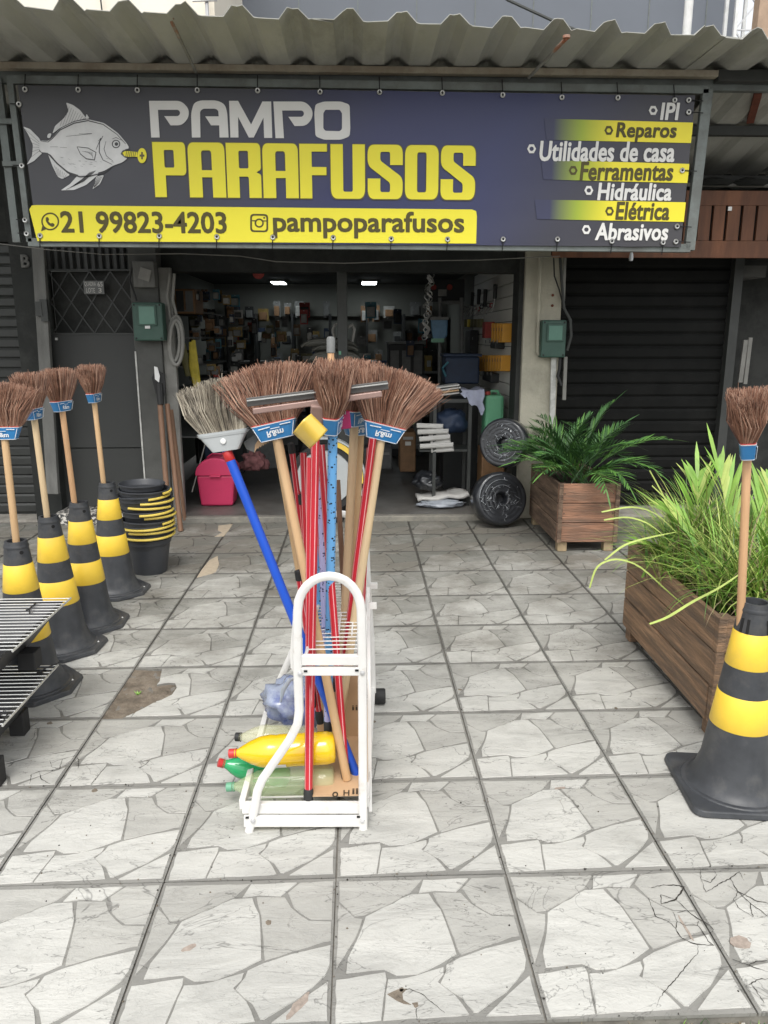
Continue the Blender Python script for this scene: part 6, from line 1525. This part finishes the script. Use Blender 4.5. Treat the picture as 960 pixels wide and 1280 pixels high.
for (x0, y0, x1, y1, Y, m_, lab) in ((390, 455, 470, 640, 9.6, 'pk_dark', 'dark counter deep inside behind the trolley'), (300, 455, 372, 560, 10.2, 'pk_dark', 'dark low cabinet deep inside behind the left broom'), (486, 430, 530, 600, 9.8, 'pk_dark', 'dark cabinet deep inside behind the right broom')):
    a, c = at(x0, y0, Y), at(x1, y0, Y); t = thing('counter', lab, 'counter', (a.x, Y, .05), 'dark counters inside')
    MB().bb(a.x, c.x, Y, Y+.6, .05, c.z).build('body', m_, t, bevel=.01); MB().bb(a.x-.02, c.x+.02, Y-.03, Y+.62, c.z+.001, c.z+.03).build('top', 'pk_grey', t)
    for k in range(3): MB().bb(a.x+(c.x-a.x)*(k/3)+.02, a.x+(c.x-a.x)*((k+1)/3)-.02, Y-.012, Y-.001, .15, c.z-.08).build('door', 'pk_grey', t)
for k in range(46):
    px = ri.choice([ri.uniform(300, 400), ri.uniform(300, 400), ri.uniform(440, 536)]); py = ri.uniform(385, 470); Y = ri.uniform(9.0, 11.0)
    pack('small dim item hanging in the middle of the crowded shop', 'items hanging in the middle of the shop', px, py, ri.uniform(6, 14), ri.uniform(9, 20), Y, ri.choice(COL+['pk_dark', 'pk_grey']), .06)
for k, (x0, x1, y0, y1, Y, m_) in enumerate(((248, 300, 470, 560, 8.6, 'pk_dark'), (300, 345, 500, 560, 8.9, 'pk_grey'), (255, 285, 505, 560, 7.9, 'pk_navy'), (504, 536, 470, 520, 8.2, 'pk_dark'), (500, 520, 540, 590, 8.0, 'pk_brown'), (455, 490, 560, 600, 8.8, 'pk_grey'))):
    a, c = at(x0, y1, Y), at(x1, y0, Y); t = thing('stock_case', ['wide dark case', 'grey case', 'navy case', 'dark case', 'brown case', 'low grey case'][k]+[' at the foot of the left rack', ' right of the wide dark one at left', ' standing before the wide dark one at left', ' behind the tip of the right broom', ' left of the black rack', ' deep on the floor behind the poles'][k], 'case', a, 'stock cases inside')
    MB().bb(a.x, c.x, Y, Y+.35, a.z if k not in (0, 1, 2, 5) else .05, c.z).build('body', m_, t, bevel=.012); MB().bb(a.x+.03, c.x-.03, Y-.008, Y-.001, c.z-.08, c.z-.05).build('strap', 'pk_white', t); MB().bb((a.x+c.x)/2-.03, (a.x+c.x)/2+.03, Y-.02, Y-.001, c.z-.14, c.z-.10).build('latch', 'metal', t)
# spray board, stand, dustpan
sb = thing('dark_display_board', 'black display board with two red dots hung high inside at right', 'display board', at(556, 362, 8.6))
a, c = at(537, 377, 8.6), at(581, 349, 8.6); MB().bb(a.x, c.x, 8.6, 8.66, a.z, c.z).build('board', 'pk_dark', sb, bevel=.005)
for p in ((542, 359), (562, 359)): MB().lathe([(0, 0), (.032, 0), (.03, .01), (0, .012)], 14, X=Matrix.Translation(at(*p, 8.595)) @ Matrix.Rotation(R(90), 4, 'X')).build('red_dot', 'pk_red', sb)
MB().box(at(553, 366, 8.59), (.09, .01, .07)).build('tag', 'pk_white', sb)
ds = thing('display_stand', 'grey tubular display stand inside at right carrying the blue dustpan', 'stand', at(562, 560, 8.4))
MB().tube([at(550, 372, 8.4), at(549, 560, 8.4)], .022, 8).build('upright', 'pk_grey', ds); MB().tube([at(577, 372, 8.4), at(578, 560, 8.4)], .022, 8).build('upright', 'pk_grey', ds)
MB().tube([at(550, 378, 8.4), at(577, 378, 8.4)], .02, 8).build('cross_tube', 'pk_grey', ds)
dp = thing('blue_dustpan', 'blue dustpan with a green lip hanging inside at right', 'dustpan', at(549, 410, 8.2))
MB().prism(PX([(538, 399), (560, 399), (559, 420), (553, 426), (541, 424)], 8.2), 0, .04, X=Matrix(((1, 0, 0, 0), (0, 0, 1, 8.2), (0, 1, 0, 0), (0, 0, 0, 1)))).build('pan', 'pail_blue', dp, bevel=.01)
MB().bb(at(539, 426, 8.19).x, at(555, 426, 8.19).x, 8.18, 8.2, at(539, 428, 8.19).z, at(539, 423, 8.19).z).build('lip', 'cap_green', dp); MB().bb(at(537, 399, 8.19).x, at(561, 399, 8.19).x, 8.18, 8.21, at(539, 400, 8.19).z, at(539, 396, 8.19).z).build('clip_bar', 'pk_grey', dp)
chn = MB()
for k in range(26): p = at(538-k*.25+ri.uniform(-3, 3), 344+k*3.1, 8.3); chn.tube([p+Vector((.03*math.cos(j*1.047+k), .0, .03*math.sin(j*1.047))) for j in range(6)], .007, 5, closed=True)
tag(chn.build('hanging_chain', 'metal', smooth=True), 'pale chain bundle hanging beside the black display board', 'chain')
# things on the slat panels
def on_wall(px, py): Y = wallY(px, 1.34); return at(px, py, Y)
for i, (px, y0, y1) in enumerate(((599, 362, 380), (607, 362, 382), (619.5, 356, 373), (591, 366, 382))):
    p, q_ = on_wall(px, y0), on_wall(px-1, y1); t = thing('hand_tool', ['black handled tool on the slat wall, left of a pair', 'black handled tool on the slat wall, right of a pair', 'black handled tool highest on the slat wall, apart at right', 'dim black handled tool at the far end of the slat wall'][i], 'tool', q_, 'tools on the slat wall')
    MB().tube([p, q_], [.022, .018], 8).build('grip', 'pk_dark', t, smooth=True); MB().tube([q_, q_+Vector((-.02, .02, -.13))], [.012, .004], 6).build('blade', 'metal', t)
for k in range(9):
    px = 581+k*4.2; p = on_wall(px, 386+ri.uniform(-3, 3)); t = thing('scissors', 'small metal tool in the crowded row on the slat wall', 'tool', p, 'small tools in a row on the slat wall')
    MB().tube([p, p+Vector((-.05, .0, -.07))], .006, 5).build('blade', 'metal', t); MB().tube([p+Vector((.02*math.cos(j), 0, .02+.02*math.sin(j))) for j in range(6)], .006, 5, closed=True).build('loop', ri.choice(['pk_dark', 'pk_red', 'pk_white']), t)
for k in range(6):
    px = 582+k*4; p = on_wall(px, 404); tag(MB().box(p, (.035, .05, .09)).build('small_carton', ri.choice(['pk_brown', 'pk_yellow', 'pk_olive']), bevel=.004), 'small brown or yellow carton in a row on the slat wall', 'box', 'small cartons on the slat wall')
def strip_row(x0, x1, y0, y1, n, mt, lab, grp):
    for k in range(n):
        px = x0+(x1-x0)*(k+.5)/n; p, q_ = on_wall(px, y0), on_wall(px, y1)
        t = thing('orange_pack', lab, 'package', q_, grp); MB().box((p+q_)/2, (.10, .030, (p-q_).length)).build('pouch', mt, t, bevel=.006)
        MB().box((p+q_)/2+Vector((-.052, 0, .03)), (.004, .02, .03)).build('print', 'pk_brown', t)
strip_row(619, 636, 404, 428, 5, 'orange_pack', 'orange pack in the short upper row on the slat wall', 'orange packs in the upper row')
strip_row(593, 634, 444, 464, 12, 'orange_pack', 'orange pack in the long lower row on the slat wall', 'orange packs in the lower row')
rb = tag(MB().box(on_wall(610.5, 412.5), (.1, .16, .16)).build('red_carton', 'pk_red', bevel=.006), 'dull red carton left of the upper orange packs', 'box')
for (px, py, ww, hh, lab) in ((622, 431, .26, .07, 'black goods hanging under the upper orange packs'), (614, 471, .5, .09, 'black goods hanging under the lower orange packs'), (590, 427, .4, .26, 'black tool case on the slat wall left of the red carton')):
    t = thing('black_goods', lab, 'goods', on_wall(px, py)); MB().box(on_wall(px, py), (.1, ww, hh)).build('bag', 'pk_dark', t, bevel=.012)
    for k in range(4): MB().box(on_wall(px-8+k*5, py-4)+Vector((-.056, 0, 0)), (.006, .02, .03)).build('tab', 'pk_grey', t)
nj = thing('navy_crates', 'dim navy storage crate behind the black goods rack', 'crate', at(575, 470, 7.6))
a, c = at(556, 480, 7.6), at(600, 446, 7.6); MB().bb(a.x, c.x, 7.6, 7.9, a.z, c.z).build('crate', 'pk_navy', nj, bevel=.02); MB().bb(a.x-.02, c.x+.02, 7.58, 7.92, c.z, c.z+.03).build('lid', 'pk_navy', nj, bevel=.01)
MB().tube([at(557, 470, 7.55), at(553, 460, 7.5), at(560, 453, 7.55)], .012, 6).build('handle', 'pk_teal', nj)
MB().bb(a.x, c.x, 7.6, 7.9, .05, a.z-.001).build('pedestal', 'pk_dark', nj)
# black rack by the doorway
rk_ = thing('black_rack', 'black metal rack with folded paper and bags, just inside the doorway at right', 'rack', (.85, 6.85, .05))
xL, xR = at(540, 628, 6.82).x, at(587, 628, 6.82).x; zT = at(560, 499, 6.82).z
for x in (xL, xR-.03):
    for y in (6.82, 7.15): MB().bb(x, x+.03, y, y+.03, .05, zT).build('upright', 'steel_dark', rk_)
for z in (.09, .55, zT-.02): MB().bb(xL-.12, xR-.001, 6.83, 7.17, z, z+.02).build('shelf', 'steel_dark', rk_)
MB().bb(xL, xR, 6.815, 6.835, zT-.03, zT).bb(xL, xR, 6.815, 6.835, .06, .09).build('front_bar', 'steel_dark', rk_)
for k, (x0, x1, y_, dy) in enumerate(((521, 553, 532, 1), (522, 560, 540, -1), (524, 562, 549, -3), (525, 566, 558, -2))):
    t = tag(MB().tube([at(x0, y_, 6.8), at((x0+x1)/2, y_+dy*.5, 6.79), at(x1, y_+dy, 6.8), at(x1+1, y_+dy+5, 6.82), at(x0+14, y_+dy+7, 6.83)], .022, 6, flat=.45).build('folded_paper', 'paper', smooth=True), ['topmost', 'second', 'third', 'lowest'][k]+' folded white roll of the pile on the black rack', 'roll', 'folded white rolls on the black rack')
a = at(522, 612, 6.75); c = at(586, 606, 6.75); fs = thing('white_sheet', 'white folded sheet on the lowest shelf of the black rack', 'sheet', a)
m = MB(); n = 10
for i in range(n+1):
    for j in range(5): m.v.append(Vector((a.x+(c.x-a.x)*i/n, 6.74+.3*j/4, .135+.012*math.sin(i*1.3+j)+.004*i)))
for i in range(n):
    for j in range(4): q0 = i*5+j; m.f.append((q0, q0+5, q0+6, q0+1)); m.m.append(0)
o = m.build('sheet', 'paper', fs, smooth=True); s_ = o.modifiers.new('s', 'SOLIDIFY'); s_.thickness = .03
def crumple(name, lab, cat, c, rx, ry, rz, mt, seed, amp=.35):
    b = bmesh.new(); bmesh.ops.create_icosphere(b, subdivisions=4, radius=1)
    for v in b.verts:
        n_ = noise.noise(v.co*2+Vector((seed, 0, 0)))*amp+abs(noise.noise(v.co*4.5+Vector((0, seed, 0))))*amp*.8
        v.co = v.co*(1+n_); v.co.x *= rx; v.co.y *= ry; v.co.z = max(-.75, v.co.z)*rz
    me = bpy.data.meshes.new(name); b.to_mesh(me); b.free(); me.materials.append(M[mt]); me.shade_smooth()
    o = link(name, me); o.location = c; return tag(o, lab, cat)
crumple('plastic_bag', 'crumpled dark grey bag under the black rack at the step', 'bag', Vector((at(550, 622, 6.8).x, 6.76, .085)), .20, .09, .035, 'bag_clear', 3)
crumple('plastic_bag', 'dim heap of clear bags on the middle shelf of the black rack', 'bag', Vector((at(535, 596, 6.9).x, 6.95, .25)), .12, .1, .09, 'wrap', 5)
crumple('bag_heap', 'dark bundle filling the upper shelf of the black rack', 'bundle', Vector((at(565, 520, 6.9).x, 6.98, .80)), .15, .12, .12, 'pk_navy', 6, .2)
# top of the rack: papers and cloth
pp = thing('paper_stack', 'stack of pale papers lying on top of the black rack', 'papers', at(558, 488, 6.95))
for k in range(4): a = at(557, 492-k*3.2, 6.95); MB().box(a, (.23, .2, .014), rz=ri.uniform(-.2, .2), ry=R(-7)).build('sheet_bundle', 'paper' if k != 1 else 'cardboard', pp, bevel=.003)
cl_ = MB(); n = 12
for i in range(n+1):
    for j in range(9):
        u, v = i/n, j/8; x = at(576, 490, 6.85).x+(at(604, 490, 6.85).x-at(576, 490, 6.85).x)*u
        zt2 = at(590, 486, 6.85).z-.01*math.sin(u*3)
        if v < .5: p = Vector((x, 7.1-.3*v*2, zt2+.01*math.sin(u*9)))
        else: p = Vector((x+.012*math.sin(v*20+u*9), 6.80-.01*math.sin(u*12), zt2-(v-.5)*2*(.05+.20*u**1.5+.02*math.sin(u*17))))
        cl_.v.append(p)
for i in range(n):
    for j in range(8): q0 = i*9+j; cl_.f.append((q0, q0+9, q0+10, q0+1)); cl_.m.append(0)
tag(cl_.build('draped_cloth', 'cloth', smooth=True), 'pale bluish cloth draped over the right corner of the black rack', 'cloth')
# jerrycan on a dark crate
jc = thing('jerrycan', 'green plastic jerrycan behind the upper wrapped hose roll', 'jerrycan', at(618, 560, 6.88))
a, c = at(605, 560, 6.86), at(631, 494, 6.86)
MB().bb(a.x, c.x, 6.86, 7.06, a.z, c.z).build('body', 'jerry', jc, bevel=.03)
MB().tube([(a.x+.05, 6.96, c.z-.01), (a.x+.07, 6.96, c.z+.03), (c.x-.05, 6.96, c.z+.03), (c.x-.03, 6.96, c.z-.01)], .014, 8).build('handle', 'jerry', jc, smooth=True)
MB().lathe([(0, 0), (.025, 0), (.025, .03), (0, .032)], 14, (a.x+.03, 6.92, c.z)).build('cap', 'pk_red', jc, smooth=True)
cr_ = tag(MB().bb(a.x-.02, c.x+.02, 6.84, 7.1, .05, a.z-.002).build('dark_crate', 'pk_brown', bevel=.01), 'brown carton under the green jerrycan, behind the hose rolls', 'box')
crumple('rag_bundle', 'crumpled pinkish rag bundle inside behind the blue broom handle', 'rags', at(318, 578, 7.6), .11, .08, .10, 'magenta', 9, .6).data.materials[0] = mat('rag_pink', (.3, .13, .13), .9, var=.5, scale=12)
tag(MB().tube([at(270, 500, 7.0), at(255, 560, 6.9), at(240, 615, 6.8)], .006, 6).build('thin_rod', 'frame_pale'), 'thin pale rod leaning inside behind the grey broom', 'rod')
